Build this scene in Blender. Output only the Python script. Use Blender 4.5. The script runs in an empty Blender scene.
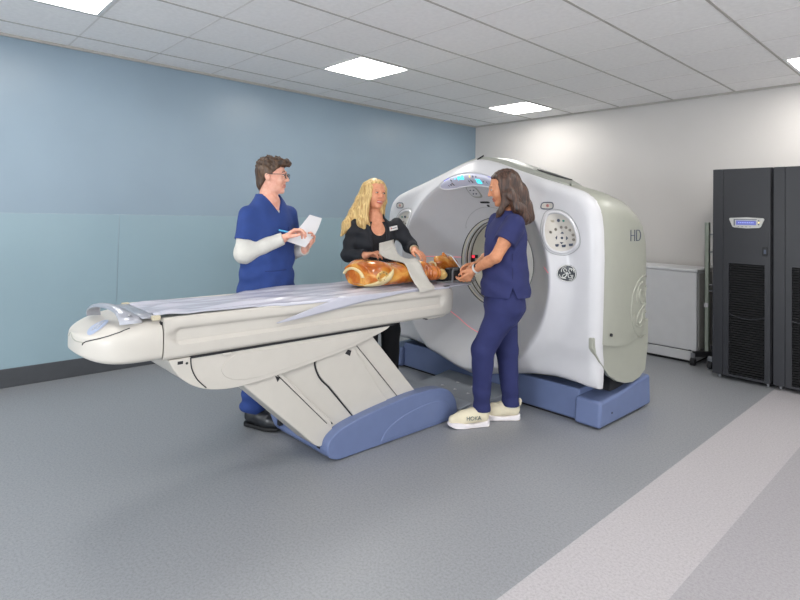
import bpy, bmesh, math, random
import numpy as np
from mathutils import Vector, Matrix
random.seed(4)
PI = math.pi
SC = bpy.context.scene
COL = SC.collection

# ------------------------------------------------------------------ materials
def lin(r, g, b):
    def f(c):
        c /= 255.0
        return c / 12.92 if c <= 0.04045 else ((c + 0.055) / 1.055) ** 2.4
    return (f(r), f(g), f(b), 1.0)

def mat(name, rgb, rough=0.5, metal=0.0, var=0.06, scale=12.0, bump=0.0, bscale=200.0, coat=0.0, spec=0.5,
        sss=0.0, trans=0.0, ior=1.45, rgb2=None, alpha=1.0):
    m = bpy.data.materials.new(name); m.use_nodes = True
    nt = m.node_tree; b = nt.nodes['Principled BSDF']
    tc = nt.nodes.new('ShaderNodeTexCoord')
    nz = nt.nodes.new('ShaderNodeTexNoise'); nz.inputs['Scale'].default_value = scale; nz.inputs['Detail'].default_value = 3
    nt.links.new(tc.outputs['Object'], nz.inputs['Vector'])
    cr = nt.nodes.new('ShaderNodeValToRGB')
    c = lin(*rgb)
    c2 = lin(*rgb2) if rgb2 else tuple(min(1, x * (1 + var)) for x in c[:3]) + (1,)
    c1 = c if rgb2 else tuple(x * (1 - var) for x in c[:3]) + (1,)
    cr.color_ramp.elements[0].color = c1; cr.color_ramp.elements[1].color = c2
    cr.color_ramp.elements[0].position = 0.35; cr.color_ramp.elements[1].position = 0.65
    nt.links.new(nz.outputs['Fac'], cr.inputs['Fac'])
    nt.links.new(cr.outputs['Color'], b.inputs['Base Color'])
    b.inputs['Roughness'].default_value = rough; b.inputs['Metallic'].default_value = metal
    b.inputs['Coat Weight'].default_value = coat; b.inputs['Coat Roughness'].default_value = 0.12
    b.inputs['Specular IOR Level'].default_value = spec
    b.inputs['IOR'].default_value = ior
    b.inputs['Transmission Weight'].default_value = trans
    b.inputs['Alpha'].default_value = alpha
    if sss:
        b.inputs['Subsurface Weight'].default_value = sss
        b.inputs['Subsurface Radius'].default_value = (1.0, 0.35, 0.2); b.inputs['Subsurface Scale'].default_value = 0.012
    if bump:
        n2 = nt.nodes.new('ShaderNodeTexNoise'); n2.inputs['Scale'].default_value = bscale; n2.inputs['Detail'].default_value = 4
        nt.links.new(tc.outputs['Object'], n2.inputs['Vector'])
        bp = nt.nodes.new('ShaderNodeBump'); bp.inputs['Strength'].default_value = bump; bp.inputs['Distance'].default_value = 0.004
        nt.links.new(n2.outputs['Fac'], bp.inputs['Height']); nt.links.new(bp.outputs['Normal'], b.inputs['Normal'])
    return m

def emis(name, rgb, strength):
    m = bpy.data.materials.new(name); m.use_nodes = True
    nt = m.node_tree; b = nt.nodes['Principled BSDF']
    b.inputs['Base Color'].default_value = lin(*rgb)
    b.inputs['Emission Color'].default_value = lin(*rgb); b.inputs['Emission Strength'].default_value = strength
    return m

def speckle(name, rgb, amt, rough, scale=420, big=0.05):
    """sheet vinyl: fine fleck over a faint large-scale mottling"""
    m = bpy.data.materials.new(name); m.use_nodes = True
    nt = m.node_tree; b = nt.nodes['Principled BSDF']
    tc = nt.nodes.new('ShaderNodeTexCoord')
    v = nt.nodes.new('ShaderNodeTexNoise'); v.inputs['Scale'].default_value = scale; v.inputs['Detail'].default_value = 2
    g = nt.nodes.new('ShaderNodeTexNoise'); g.inputs['Scale'].default_value = 90; g.inputs['Detail'].default_value = 5
    for n in (v, g): nt.links.new(tc.outputs['Object'], n.inputs['Vector'])
    mx = nt.nodes.new('ShaderNodeMath'); mx.operation = 'ADD'
    h = nt.nodes.new('ShaderNodeMath'); h.operation = 'MULTIPLY'; h.inputs[1].default_value = 0.8
    nt.links.new(g.outputs['Fac'], h.inputs[0]); nt.links.new(v.outputs['Fac'], mx.inputs[0]); nt.links.new(h.outputs[0], mx.inputs[1])
    cr = nt.nodes.new('ShaderNodeValToRGB')
    c = lin(*rgb)
    cr.color_ramp.elements[0].position = 0.65; cr.color_ramp.elements[1].position = 1.15 if False else 1.0
    cr.color_ramp.elements[0].color = tuple(x * (1 - amt) for x in c[:3]) + (1,)
    cr.color_ramp.elements[1].color = tuple(min(1, x * (1 + amt)) for x in c[:3]) + (1,)
    nt.links.new(mx.outputs[0], cr.inputs['Fac']); nt.links.new(cr.outputs['Color'], b.inputs['Base Color'])
    b.inputs['Roughness'].default_value = rough
    bp = nt.nodes.new('ShaderNodeBump'); bp.inputs['Strength'].default_value = 0.12; bp.inputs['Distance'].default_value = 0.002
    nt.links.new(g.outputs['Fac'], bp.inputs['Height']); nt.links.new(bp.outputs['Normal'], b.inputs['Normal'])
    return m

# ------------------------------------------------------------------ objects
LOC = {}
def tag(o, label=None, cat=None, group=None, kind=None):
    if label: o['label'] = label
    if cat: o['category'] = cat
    if group: o['group'] = group
    if kind: o['kind'] = kind
    return o

def thing(name, label, cat, loc, group=None):
    o = bpy.data.objects.new(name, None); COL.objects.link(o)
    o.location = loc; o.empty_display_size = 0.1
    LOC[o] = Vector(loc)
    return tag(o, label, cat, group)

def link_mesh(name, me, material, parent=None, loc=None):
    o = bpy.data.objects.new(name, me); COL.objects.link(o)
    if material is not None:
        for m_ in (material if isinstance(material, (list, tuple)) else [material]): me.materials.append(m_)
    off = LOC.get(parent, Vector((0, 0, 0))) if parent else Vector(loc or (0, 0, 0))
    me.transform(Matrix.Translation(-off))
    if parent: o.parent = parent; LOC[o] = off
    else: o.location = off; LOC[o] = off
    return o

class MB:
    def __init__(s): s.bm = bmesh.new()
    def _v(s, co): return s.bm.verts.new(co)
    def _f(s, vs, mi=0):
        try:
            f = s.bm.faces.new(vs); f.material_index = mi; return f
        except ValueError: return None
    def box(s, lo, hi, mi=0):
        x0, y0, z0 = lo; x1, y1, z1 = hi
        v = [s._v(c) for c in ((x0,y0,z0),(x1,y0,z0),(x1,y1,z0),(x0,y1,z0),(x0,y0,z1),(x1,y0,z1),(x1,y1,z1),(x0,y1,z1))]
        for q in ((0,3,2,1),(4,5,6,7),(0,1,5,4),(1,2,6,5),(2,3,7,6),(3,0,4,7)): s._f([v[i] for i in q], mi)
        return s
    def hexa(s, b4, t4):
        v = [s._v(c) for c in list(b4) + list(t4)]
        for q in ((0,3,2,1),(4,5,6,7),(0,1,5,4),(1,2,6,5),(2,3,7,6),(3,0,4,7)): s._f([v[i] for i in q])
        return s
    def prism(s, poly, axis, a, b):
        """poly: 2-D points; axis 'x': (y,z), 'y': (x,z), 'z': (x,y)"""
        def co(p, t): return {'x': (t, p[0], p[1]), 'y': (p[0], t, p[1]), 'z': (p[0], p[1], t)}[axis]
        A = [s._v(co(p, a)) for p in poly]; B = [s._v(co(p, b)) for p in poly]
        n = len(poly)
        s._f(A); s._f(B[::-1])
        for i in range(n): s._f([A[i], B[i], B[(i+1) % n], A[(i+1) % n]])
        return s
    def grid(s, rows, closed=False, cap0=False, cap1=False, mi=0):
        R = [[s._v(c) for c in r] for r in rows]
        n = len(R[0])
        for i in range(len(R) - 1):
            for j in range(n if closed else n - 1):
                k = (j + 1) % n
                s._f([R[i][j], R[i][k], R[i+1][k], R[i+1][j]], mi)
        if cap0: s._f(R[0][::-1], mi)
        if cap1: s._f(R[-1], mi)
        return s
    def tube(s, pts, r, seg=8, closed=False, mi=0, flat=1.0):
        P = [Vector(p) for p in pts]; n = len(P)
        rr = r if isinstance(r, (list, tuple)) else [r] * n
        rows = []; up = None
        for i in range(n):
            a = P[i-1] if (i > 0 or closed) else P[i]
            b = P[(i+1) % n] if (i < n-1 or closed) else P[i]
            t = (b - a).normalized()
            if up is None:
                up = Vector((0,0,1)) if abs(t.z) < 0.9 else Vector((1,0,0))
            side = t.cross(up).normalized(); up = side.cross(t).normalized()
            rows.append([P[i] + (side * math.cos(2*PI*k/seg) + up * math.sin(2*PI*k/seg) * flat) * rr[i] for k in range(seg)])
        if closed: rows.append(rows[0]); s.grid(rows, True, mi=mi)
        else: s.grid(rows, True, True, True, mi)
        return s
    def cyl(s, p0, p1, r0, r1=None, seg=20): return s.tube([p0, p1], [r0, r0 if r1 is None else r1], seg)
    def sphere(s, c, r, seg=16, ring=10, sc=(1,1,1)):
        rows = []
        for i in range(ring + 1):
            t = PI * i / ring
            rr = max(math.sin(t), 1e-3)
            rows.append([(c[0] + r*sc[0]*rr*math.cos(2*PI*k/seg), c[1] + r*sc[1]*rr*math.sin(2*PI*k/seg), c[2] + r*sc[2]*math.cos(t)) for k in range(seg)])
        return s.grid(rows[::-1], True, True, True)
    def build(s, name, material, parent=None, loc=None, bevel=0.0, smooth=True, seg=3, angle=35, sub=0, solid=0.0):
        bm = s.bm
        bmesh.ops.remove_doubles(bm, verts=bm.verts, dist=1e-5)
        bmesh.ops.recalc_face_normals(bm, faces=bm.faces)
        me = bpy.data.meshes.new(name); bm.to_mesh(me); bm.free()
        o = link_mesh(name, me, material, parent, loc)
        if smooth:
            for p in me.polygons: p.use_smooth = True
            if not bevel and not sub: me.set_sharp_from_angle(angle=math.radians(angle))
        if solid:
            m = o.modifiers.new('solid', 'SOLIDIFY'); m.thickness = solid; m.offset = 0
        if bevel:
            m = o.modifiers.new('bevel', 'BEVEL'); m.width = bevel; m.segments = seg; m.limit_method = 'ANGLE'; m.angle_limit = math.radians(30); m.harden_normals = True
        if sub:
            m = o.modifiers.new('sub', 'SUBSURF'); m.levels = sub; m.render_levels = sub
        return o

def text_mesh(body, size, extrude, xdir, ydir, origin, align='CENTER', thin=0.0):
    """lettering as a mesh: xdir along the line, ydir up the letters"""
    cu = bpy.data.curves.new('lettering', 'FONT'); cu.body = body; cu.size = size; cu.extrude = extrude
    cu.offset = thin*size; cu.align_x = align; cu.align_y = 'CENTER'
    ob = bpy.data.objects.new('lettering_tmp', cu); COL.objects.link(ob)
    dg = bpy.context.evaluated_depsgraph_get()
    me = bpy.data.meshes.new_from_object(ob.evaluated_get(dg))
    bpy.data.objects.remove(ob)
    X = Vector(xdir).normalized(); Y = Vector(ydir).normalized(); Z = X.cross(Y)
    M = Matrix(((X.x, Y.x, Z.x, origin[0]), (X.y, Y.y, Z.y, origin[1]), (X.z, Y.z, Z.z, origin[2]), (0, 0, 0, 1)))
    me.transform(M)
    return me

# ------------------------------------------------------------------ implicit surfaces (bodies, hair, cloth)
def A3(p): return np.array(p, dtype=np.float32)
def smin(a, b, k):
    h = np.clip(0.5 + 0.5 * (b - a) / k, 0, 1)
    return b + (a - b) * h - k * h * (1 - h)
def smax(a, b, k): return -smin(-a, -b, k)
def cone(P, a, b, ra, rb):
    a = A3(a); b = A3(b); d = b - a
    t = np.clip(((P - a) @ d) / max(float(d @ d), 1e-9), 0, 1)
    q = P - a - t[:, None] * d
    return np.sqrt((q * q).sum(1)) - (ra + (rb - ra) * t)
def chain(P, pts, rs, k=0.01):
    r = None
    for i in range(len(pts) - 1):
        c = cone(P, pts[i], pts[i+1], rs[i], rs[i+1])
        r = c if r is None else smin(r, c, k)
    return r
def ell(P, c, r, axes=None):
    q = P - A3(c)
    if axes is not None: q = q @ np.stack([A3(a) for a in axes], 1)
    r = A3(r)
    k0 = np.sqrt(((q / r) ** 2).sum(1)) + 1e-9; k1 = np.sqrt(((q / (r * r)) ** 2).sum(1)) + 1e-9
    return k0 * (k0 - 1) / k1
def half(P, p, n):
    n = A3(n); n = n / np.linalg.norm(n)
    return (P - A3(p)) @ n
def wob(P, f, s=0.0):
    x, y, z = P[:, 0] * f, P[:, 1] * f, P[:, 2] * f
    return (np.sin(x + 1.7*np.sin(y*0.9 + s) + s) * np.cos(y*1.1 - 0.8*np.sin(z) + 2*s) + 0.5*np.sin(2.1*z + 1.3*x + s) * np.cos(1.9*y + s)) * 0.66
def loft(P, axes, org, st, pw=2.0):
    """vertical loft in a local frame: st rows = (h, cf, cl, half_f, half_l)"""
    f, l, u = [A3(a) for a in axes]
    q = P - A3(org)
    qf, ql, h = q @ f, q @ l, q @ u
    st = np.array(st, float); hs = st[:, 0]
    hh = np.clip(h, hs[0], hs[-1])
    def ip(c):  # smooth interpolation (catmull via dense resample)
        hd = np.linspace(hs[0], hs[-1], 120)
        v = np.interp(hd, hs, st[:, c]); ker = np.ones(9) / 9
        v = np.convolve(np.pad(v, 4, mode='edge'), ker, 'valid')
        return np.interp(hh, hd, v)
    cf, cl, a, b = ip(1), ip(2), ip(3), ip(4)
    e = ((np.abs(qf - cf) / a) ** pw + (np.abs(ql - cl) / b) ** pw + 1e-9) ** (1 / pw)
    d = (e - 1) * np.minimum(a, b)
    dz = np.abs(h - hh)
    return np.where(dz > 0, np.sqrt(np.maximum(d, 0) ** 2 + dz ** 2) + np.minimum(d, 0) * 0, d)

def surf(fn, lo, hi, h, proj=2):
    """narrow-band surface nets of fn<0; returns verts, quads"""
    lo = np.array(lo, float); hi = np.array(hi, float)
    B = 4
    n = np.maximum(np.ceil((hi - lo) / (h * B)).astype(int), 1)
    N = n * B + 1
    # coarse pass at block centres
    ax = [lo[i] + (np.arange(n[i]) + 0.5) * h * B for i in range(3)]
    G = np.stack(np.meshgrid(*ax, indexing='ij'), -1).reshape(-1, 3).astype(np.float32)
    D = fn(G).reshape(n)
    act = np.abs(D) < h * B * 1.9
    F = np.repeat(np.repeat(np.repeat(D, B, 0), B, 1), B, 2)
    F = np.pad(F, ((0, 1),) * 3, mode='edge').astype(np.float32)
    M = np.zeros(N, bool)
    ii = np.argwhere(act)
    o = np.stack(np.meshgrid(*[np.arange(B + 1)] * 3, indexing='ij'), -1).reshape(-1, 3)
    idx = (ii[:, None, :] * B + o[None]).reshape(-1, 3)
    M[idx[:, 0], idx[:, 1], idx[:, 2]] = True
    k = np.argwhere(M)
    pts = (lo + k * h).astype(np.float32)
    vals = np.concatenate([fn(pts[i:i + 200000]) for i in range(0, len(pts), 200000)])
    F[k[:, 0], k[:, 1], k[:, 2]] = vals
    S = F < 0
    # never leave the volume open
    c8 = [S[i:N[0]-1+i, j:N[1]-1+j, l:N[2]-1+l] for i in (0, 1) for j in (0, 1) for l in (0, 1)]
    cnt = sum(c.astype(np.int8) for c in c8)
    cell = (cnt > 0) & (cnt < 8)
    ci = np.argwhere(cell)
    vid = -np.ones(cell.shape, int); vid[ci[:, 0], ci[:, 1], ci[:, 2]] = np.arange(len(ci))
    acc = np.zeros((len(ci), 3)); w = np.zeros(len(ci))
    cor = [(i, j, l) for i in (0, 1) for j in (0, 1) for l in (0, 1)]
    fv = {c: F[ci[:, 0]+c[0], ci[:, 1]+c[1], ci[:, 2]+c[2]].astype(float) for c in cor}
    for a in cor:
        for ax_ in range(3):
            if a[ax_] == 0:
                b = list(a); b[ax_] = 1; b = tuple(b)
                m = (fv[a] < 0) != (fv[b] < 0)
                t = np.where(m, fv[a] / np.where(m, fv[a] - fv[b], 1), 0)
                p = np.array(a, float)[None] + t[:, None] * (np.array(b) - np.array(a))[None]
                acc += np.where(m[:, None], p, 0); w += m
    V = lo + (ci + acc / np.maximum(w, 1)[:, None]) * h
    quads = []
    for a in range(3):
        b, c = (a + 1) % 3, (a + 2) % 3
        sl0 = [slice(None)] * 3; sl1 = [slice(None)] * 3
        sl0[a] = slice(0, -1); sl1[a] = slice(1, None)
        s0, s1 = S[tuple(sl0)], S[tuple(sl1)]
        e = np.argwhere(s0 != s1)
        ok = (e[:, b] > 0) & (e[:, c] > 0) & (e[:, b] < N[b]-1) & (e[:, c] < N[c]-1)
        e = e[ok]
        if not len(e): continue
        fl = s0[e[:, 0], e[:, 1], e[:, 2]]
        q = []
        for db, dc in ((-1, -1), (0, -1), (0, 0), (-1, 0)):
            t = e.copy(); t[:, b] += db; t[:, c] += dc
            q.append(vid[t[:, 0], t[:, 1], t[:, 2]])
        q = np.stack(q, 1)
        q[~fl] = q[~fl][:, ::-1]
        quads.append(q)
    Q = np.concatenate(quads)
    Q = Q[(Q >= 0).all(1)]
    for _ in range(proj):
        e = h * 0.35
        V32 = V.astype(np.float32)
        f0 = fn(V32)
        g = np.stack([(fn(V32 + A3(d) * e) - fn(V32 - A3(d) * e)) / (2 * e) for d in np.eye(3)], 1)
        gl = (g * g).sum(1) + 1e-6
        st = np.clip(f0 / np.sqrt(gl), -h * 0.5, h * 0.5)
        V = V - (g / np.sqrt(gl)[:, None]) * st[:, None] * 0.85
    return V, Q

def sdf_obj(name, fn, lo, hi, h, material, parent=None, loc=None, mslot=None, proj=2):
    V, Q = surf(fn, lo, hi, h, proj)
    me = bpy.data.meshes.new(name)
    me.vertices.add(len(V)); me.vertices.foreach_set('co', V.astype(np.float32).ravel())
    me.loops.add(len(Q) * 4); me.polygons.add(len(Q))
    me.loops.foreach_set('vertex_index', Q.astype(np.int32).ravel())
    me.polygons.foreach_set('loop_start', (np.arange(len(Q)) * 4).astype(np.int32))
    me.polygons.foreach_set('use_smooth', np.ones(len(Q), bool))
    me.update(calc_edges=True); me.validate()
    o = link_mesh(name, me, material, parent, loc)
    if mslot is not None:
        c = V[Q].mean(1).astype(np.float32)
        me.polygons.foreach_set('material_index', mslot(c).astype(np.int32))
    return o
# ================================================================== the room
XW, YB, ZC = -5.17, 6.30, 2.735          # left wall, back wall, ceiling
XR, YF = 3.6, -3.4                       # far sides behind the camera
GX, GY, T = -4.197, 2.842, 0.61          # ceiling grid origin and pitch

M_floor = speckle('vinyl_grey', (134, 136, 140), 0.2, 0.42)
M_lane = speckle('vinyl_pale', (172, 168, 171), 0.18, 0.45)
M_lane2 = speckle('vinyl_mid', (154, 151, 155), 0.18, 0.45)
M_blue = mat('wall_blue', (142, 160, 174), rough=0.34, var=0.03, scale=1.2)
M_blue_low = mat('wall_blue_low', (146, 169, 179), rough=0.30, var=0.03, scale=1.2)
M_wall = mat('wall_white', (206, 202, 199), rough=0.6, var=0.015, scale=2, bump=0.05, bscale=160)
M_tile = mat('ceiling_tile', (244, 242, 241), rough=0.9, var=0.03, scale=30, bump=0.25, bscale=140)
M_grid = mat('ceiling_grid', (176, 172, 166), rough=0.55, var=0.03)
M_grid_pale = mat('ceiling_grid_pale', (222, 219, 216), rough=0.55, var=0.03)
M_base = mat('baseboard_charcoal', (72, 74, 78), rough=0.45, var=0.05)
M_seam = mat('panel_joint', (150, 168, 178), rough=0.5)
M_frame = mat('lamp_frame', (226, 226, 226), rough=0.4)
M_lamp = emis('lamp_glow', (255, 252, 246), 20.0)

def structure(o): o['kind'] = 'structure'; return o

# floor: three runs of sheet vinyl laid edge to edge
mb = MB()
for i, (x0, x1) in enumerate(((XW, -1.23), (-1.23, -0.81), (-0.81, XR))):
    mb.box((x0, YF, -0.12), (x1, YB, 0.0), mi=i)
structure(mb.build('floor', [M_floor, M_lane, M_lane2], smooth=False))

# left wall: upper sheet and lower wainscot panels with joints
mb = MB()
mb.box((XW-0.12, YF, 0), (XW-0.001, YB, ZC+0.1), mi=2)
mb.box((XW-0.006, YF, 1.352), (XW, YB, ZC), mi=0)
ys = [YF, -3.2, -0.95, 1.451, 3.88, YB]
for a, b in zip(ys[:-1], ys[1:]):
    mb.box((XW-0.006, a+0.004, 0.10), (XW+0.003, b-0.004, 1.345), mi=1)
structure(mb.build('wall_left', [M_blue, M_blue_low, M_seam], smooth=False))
mb = MB(); mb.box((XW-0.01, YF, 0), (XW+0.014, YB, 0.145))
structure(mb.build('baseboard_left', M_base, bevel=0.004))
mb = MB(); mb.box((XW-0.12, YB, 0), (XR, YB+0.12, ZC+0.1))
structure(mb.build('wall_back', M_wall, smooth=False))
mb = MB(); mb.box((XW, YB-0.012, 0), (XR, YB+0.01, 0.10))
structure(mb.build('baseboard_back', M_base, bevel=0.004))

# ceiling: lay-in tiles with gaps for the lamps, on a grid of bars
LAMPS = [(0, -4), (0, 0), (0, 4), (5, -4), (5, 0), (5, 4), (10, -4), (10, 0), (10, 4), (0, -8), (5, -8), (10, -8)]
mb = MB()
i0 = math.floor((XW-GX)/T); i1 = math.ceil((XR-GX)/T); j0 = math.floor((YF-GY)/T); j1 = math.ceil((YB-GY)/T)
for i in range(i0, i1):
    for j in range(j0, j1):
        if (i, j) in LAMPS: continue
        x0, x1 = max(XW, GX+i*T), min(XR, GX+(i+1)*T); y0, y1 = max(YF, GY+j*T), min(YB, GY+(j+1)*T)
        mb.box((x0+.002, y0+.002, ZC), (x1-.002, y1-.002, ZC+0.02))
mb.box((XW, YF, ZC+0.12), (XR, YB, ZC+0.2))
structure(mb.build('ceiling', M_tile, smooth=False))
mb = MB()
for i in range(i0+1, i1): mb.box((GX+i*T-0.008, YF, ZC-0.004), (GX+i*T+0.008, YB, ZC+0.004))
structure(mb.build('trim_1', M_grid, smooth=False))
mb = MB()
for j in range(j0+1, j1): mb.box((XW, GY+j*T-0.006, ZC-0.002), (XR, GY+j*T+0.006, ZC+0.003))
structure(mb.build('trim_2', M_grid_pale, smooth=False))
mb = MB()
mb.box((XW, YF, ZC-0.02), (XW+0.018, YB, ZC)); mb.box((XW, YB-0.018, ZC-0.02), (XR, YB, ZC))
structure(mb.build('trim_3', M_base if False else M_grid, smooth=False))

# ceiling lamps: recessed square panels
LBL = {(0, 0): 'bright square ceiling panel light above the man, in the middle of the blue wall side',
       (0, 4): 'bright square ceiling panel light nearest the far room corner, above the scanner',
       (0, -4): 'bright ceiling panel light cut off at the top left of the photo',
       (5, 4): 'bright ceiling panel light at the right edge, above the black cabinets'}
for (i, j) in LAMPS:
    x0, y0 = GX+i*T, GY+j*T
    t = thing('ceiling_light', LBL.get((i, j), 'square ceiling panel light in the part of the room behind the camera'), 'ceiling light', (x0+T/2, y0+T/2, ZC), 'ceiling panel lights')
    mb = MB()
    e = 0.010; w = 0.024
    mb.box((x0+e, y0+e, ZC-.006), (x0+T-e, y0+e+w, ZC+.05)); mb.box((x0+e, y0+T-e-w, ZC-.006), (x0+T-e, y0+T-e, ZC+.05))
    mb.box((x0+e, y0+e+w, ZC-.006), (x0+e+w, y0+T-e-w, ZC+.05)); mb.box((x0+T-e-w, y0+e+w, ZC-.006), (x0+T-e, y0+T-e-w, ZC+.05))
    mb.build('frame', M_frame, t, smooth=False)
    mb = MB(); mb.box((x0+e+w, y0+e+w, ZC+.002), (x0+T-e-w, y0+T-e-w, ZC+.02)); mb.build('diffuser', M_lamp, t, smooth=False)

# ================================================================== camera
yaw, pitch, roll, FPX, CY0 = 0.8230, 0.0284, 0.0209, 545.82, 199.61
cam = bpy.data.cameras.new('camera'); co = bpy.data.objects.new('camera', cam); COL.objects.link(co)
cam.sensor_fit = 'HORIZONTAL'; cam.sensor_width = 36; cam.lens = FPX/800*36; cam.shift_y = -(300-CY0)/800
cam.clip_start = 0.05
r0 = Vector((math.cos(yaw), math.sin(yaw), 0)); fh = Vector((-math.sin(yaw), math.cos(yaw), 0))
fw = fh*math.cos(pitch) + Vector((0, 0, math.sin(pitch))); u0 = -fh*math.sin(pitch) + Vector((0, 0, math.cos(pitch)))
rt = r0*math.cos(roll) + u0*math.sin(roll); up = -r0*math.sin(roll) + u0*math.cos(roll)
co.matrix_world = Matrix(((rt.x, up.x, -fw.x, 0), (rt.y, up.y, -fw.y, 0), (rt.z, up.z, -fw.z, 1.395), (0, 0, 0, 1)))
SC.camera = co

# even ambient fill, let in where the walls behind the camera are unbuilt
w = bpy.data.worlds.new('world'); SC.world = w; w.use_nodes = True
w.node_tree.nodes['Background'].inputs['Color'].default_value = (0.93, 0.97, 1.0, 1)
w.node_tree.nodes['Background'].inputs['Strength'].default_value = 1.85
# added area light behind the camera, standing in for an unseen control-room window
wl = bpy.data.lights.new('window_stand_in', 'AREA'); wl.shape = 'RECTANGLE'; wl.size = 1.1; wl.size_y = .6; wl.energy = 58; wl.color = (.90, .95, 1.0)
wo = bpy.data.objects.new('window_stand_in', wl); COL.objects.link(wo); wo.location = (-1.2, -2.6, 1.25)
wo.rotation_euler = (Vector((-2.3, 3.6, 1.25))-Vector((-1.2, -2.6, 1.25))).to_track_quat('-Z', 'Y').to_euler()
SC.view_settings.view_transform = 'Standard'; SC.view_settings.look = 'None'
SC.view_settings.gamma = 1.0; SC.view_settings.use_curve_mapping = False
SC.view_settings.exposure = 0.0
# ================================================================== CT scanner
M_white = mat('plastic_white', (204, 203, 206), rough=0.32, var=0.01, coat=0.15)
M_warm = mat('plastic_warm_white', (197, 192, 184), rough=0.36, var=0.012, coat=0.1)
M_sage = mat('plastic_grey_green', (160, 161, 150), rough=0.36, var=0.015, coat=0.1)
M_sage_d = mat('plastic_grey_green_cap', (156, 158, 150), rough=0.34, var=0.015, coat=0.1)
M_navyplas = mat('plastic_slate_blue', (104, 118, 156), rough=0.38, var=0.025, coat=0.1)
M_dark = mat('dark_gap', (30, 30, 34), rough=0.6)
M_black = mat('black_plastic', (34, 35, 38), rough=0.45)
M_ring = mat('bore_groove', (70, 70, 70), rough=0.45)
M_cream = mat('bore_liner', (226, 222, 208), rough=0.45, var=0.01)
M_panel = mat('display_white', (214, 214, 232), rough=0.3, var=0.01)
M_cyan = emis('digit_cyan', (30, 225, 255), 1.6)
M_amber = emis('icon_amber', (250, 222, 130), 0.8)
M_icon = mat('icon_slate', (78, 86, 104), rough=0.5)
M_grey = mat('grey_plastic', (150, 152, 152), rough=0.45, var=0.03)
M_red = emis('laser_red', (255, 60, 80), 1.0)
M_redline = emis('laser_line', (255, 120, 130), 0.55)
M_metal = mat('satin_metal', (150, 152, 156), rough=0.35, metal=0.9)
M_silver = mat('silver_paint', (176, 178, 186), rough=0.32, metal=0.55, var=0.02)
M_btn = mat('button_grey', (136, 130, 122), rough=0.5)
M_green = mat('button_green', (70, 140, 125), rough=0.4)
M_badge = mat('badge_dark', (52, 56, 62), rough=0.3)
M_laminate = mat('floor_cover_grey', (140, 145, 152), rough=0.42, var=0.04)

GCX, GCZ = -2.80, 1.02                       # bore axis
OUTL = [(0, 1.862), (.10, 1.848), (.2, 1.82), (.4, 1.75), (.63, 1.675), (.80, 1.625), (.90, 1.592), (.965, 1.558), (1.01, 1.51), (1.04, 1.44),
        (1.056, 1.32), (1.062, 1.13), (1.058, .8), (1.052, .55), (1.052, .36), (1.05, .268), (1.0, .265), (.9, .278), (.74, .285), (.535, .262), (.316, .218), (.12, .165), (0, .15)]
OUT = OUTL + [(-x, z) for x, z in OUTL[-2:0:-1]]
def rout(th):
    d = (math.cos(th), math.sin(th)); best = 2.0
    for (a, b) in zip(OUT, OUT[1:] + OUT[:1]):
        ax, az = a[0], a[1]-GCZ; ex, ez = b[0]-a[0], b[1]-a[1]
        den = d[0]*ez - d[1]*ex
        if abs(den) < 1e-9: continue
        t = (ax*ez - az*ex)/den; s = (ax*d[1] - az*d[0])/den
        if t > 0 and -1e-6 <= s <= 1+1e-6: best = min(best, t)
    return best
def rridge(th):
    a, b, z0 = .75, .77, .945-GCZ
    c, s = math.cos(th), math.sin(th)
    A = (c/a)**2 + (s/b)**2; Bq = -2*s*z0/b**2; Cq = (z0/b)**2 - 1
    return (-Bq + math.sqrt(Bq*Bq - 4*A*Cq))/(2*A)
_TH = [i*2*PI/720 for i in range(721)]
_RO = [rout(t) for t in _TH]
def rout_s(th):
    x = (th % (2*PI))/(2*PI)*720; i = int(x) % 720; return _RO[i]*(1-(x-int(x))) + _RO[i+1]*(x-int(x))
RB = 0.372
def face_y(r, th):
    ro = rout_s(th); rr = min(rridge(th), ro-0.06)
    s = max(0, (r-RB)/(rr-RB))
    bowl = 3.70 - .40*(0.72*s + 0.28*s*s)
    k = .035
    out = 3.318 + .85*max(r-rr, 0) if r > rr else 3.318 - .3*(rr-r)
    flat = 3.402
    h = max(0, min(1, .5+.5*(flat-out)/k)); out = flat + (out-flat)*h - k*h*(1-h)
    h = max(0, min(1, .5-.5*(out-bowl)/k)); y = out + (bowl-out)*h + k*h*(1-h)
    # stepped apron low on the face
    z = GCZ + r*math.sin(th)
    if r > rr:
        g = 1/(1+math.exp(-(0.47 + .03*math.cos(th*2) - z)/.012)); y += .016*g*min(1, (r-rr)/.08)
    e = ro - r
    if e < .075: y += .065*(1-math.sqrt(max(0, 1-(1-e/.075)**2)))
    return y
def fpt(x, z, off=0.0):
    """a point on the front cover at x (from the bore axis) and height z"""
    r = math.hypot(x, z-GCZ); th = math.atan2(z-GCZ, x)
    return (GCX+x, face_y(r, th)-off, z)

sc = thing('ct_scanner', 'large white ring-shaped CT scanner on a slate-blue base, behind the woman in navy', 'CT scanner', (GCX, 3.9, 0))
NT = 192
mb = MB(); rows = []
fr = [0, .02, .06, .12, .2, .3, .4, .5, .6, .68, .75, .81, .86, .9, .93, .96, .98, 1.0]
fo = [.03, .07, .12, .18, .26, .36, .48, .6, .7, .78, .84, .89, .93, .96, .98, .992, 1.0]
for f_ in fr + [1+q for q in fo]:
    row = []
    for i in range(NT):
        th = 2*PI*i/NT; ro = rout_s(th); rr = min(rridge(th), ro-.06)
        r = RB + (rr-RB)*f_ if f_ <= 1 else rr + (ro-rr)*(f_-1)
        row.append((GCX+r*math.cos(th), face_y(r, th), GCZ+r*math.sin(th)))
    rows.append(row)
last = rows[-1]
rows.append([(p[0], p[1]+.02, p[2]) for p in last]); rows.append([(GCX+(p[0]-GCX)*.985, p[1]+.02, GCZ+(p[2]-GCZ)*.985) for p in last])
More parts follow.
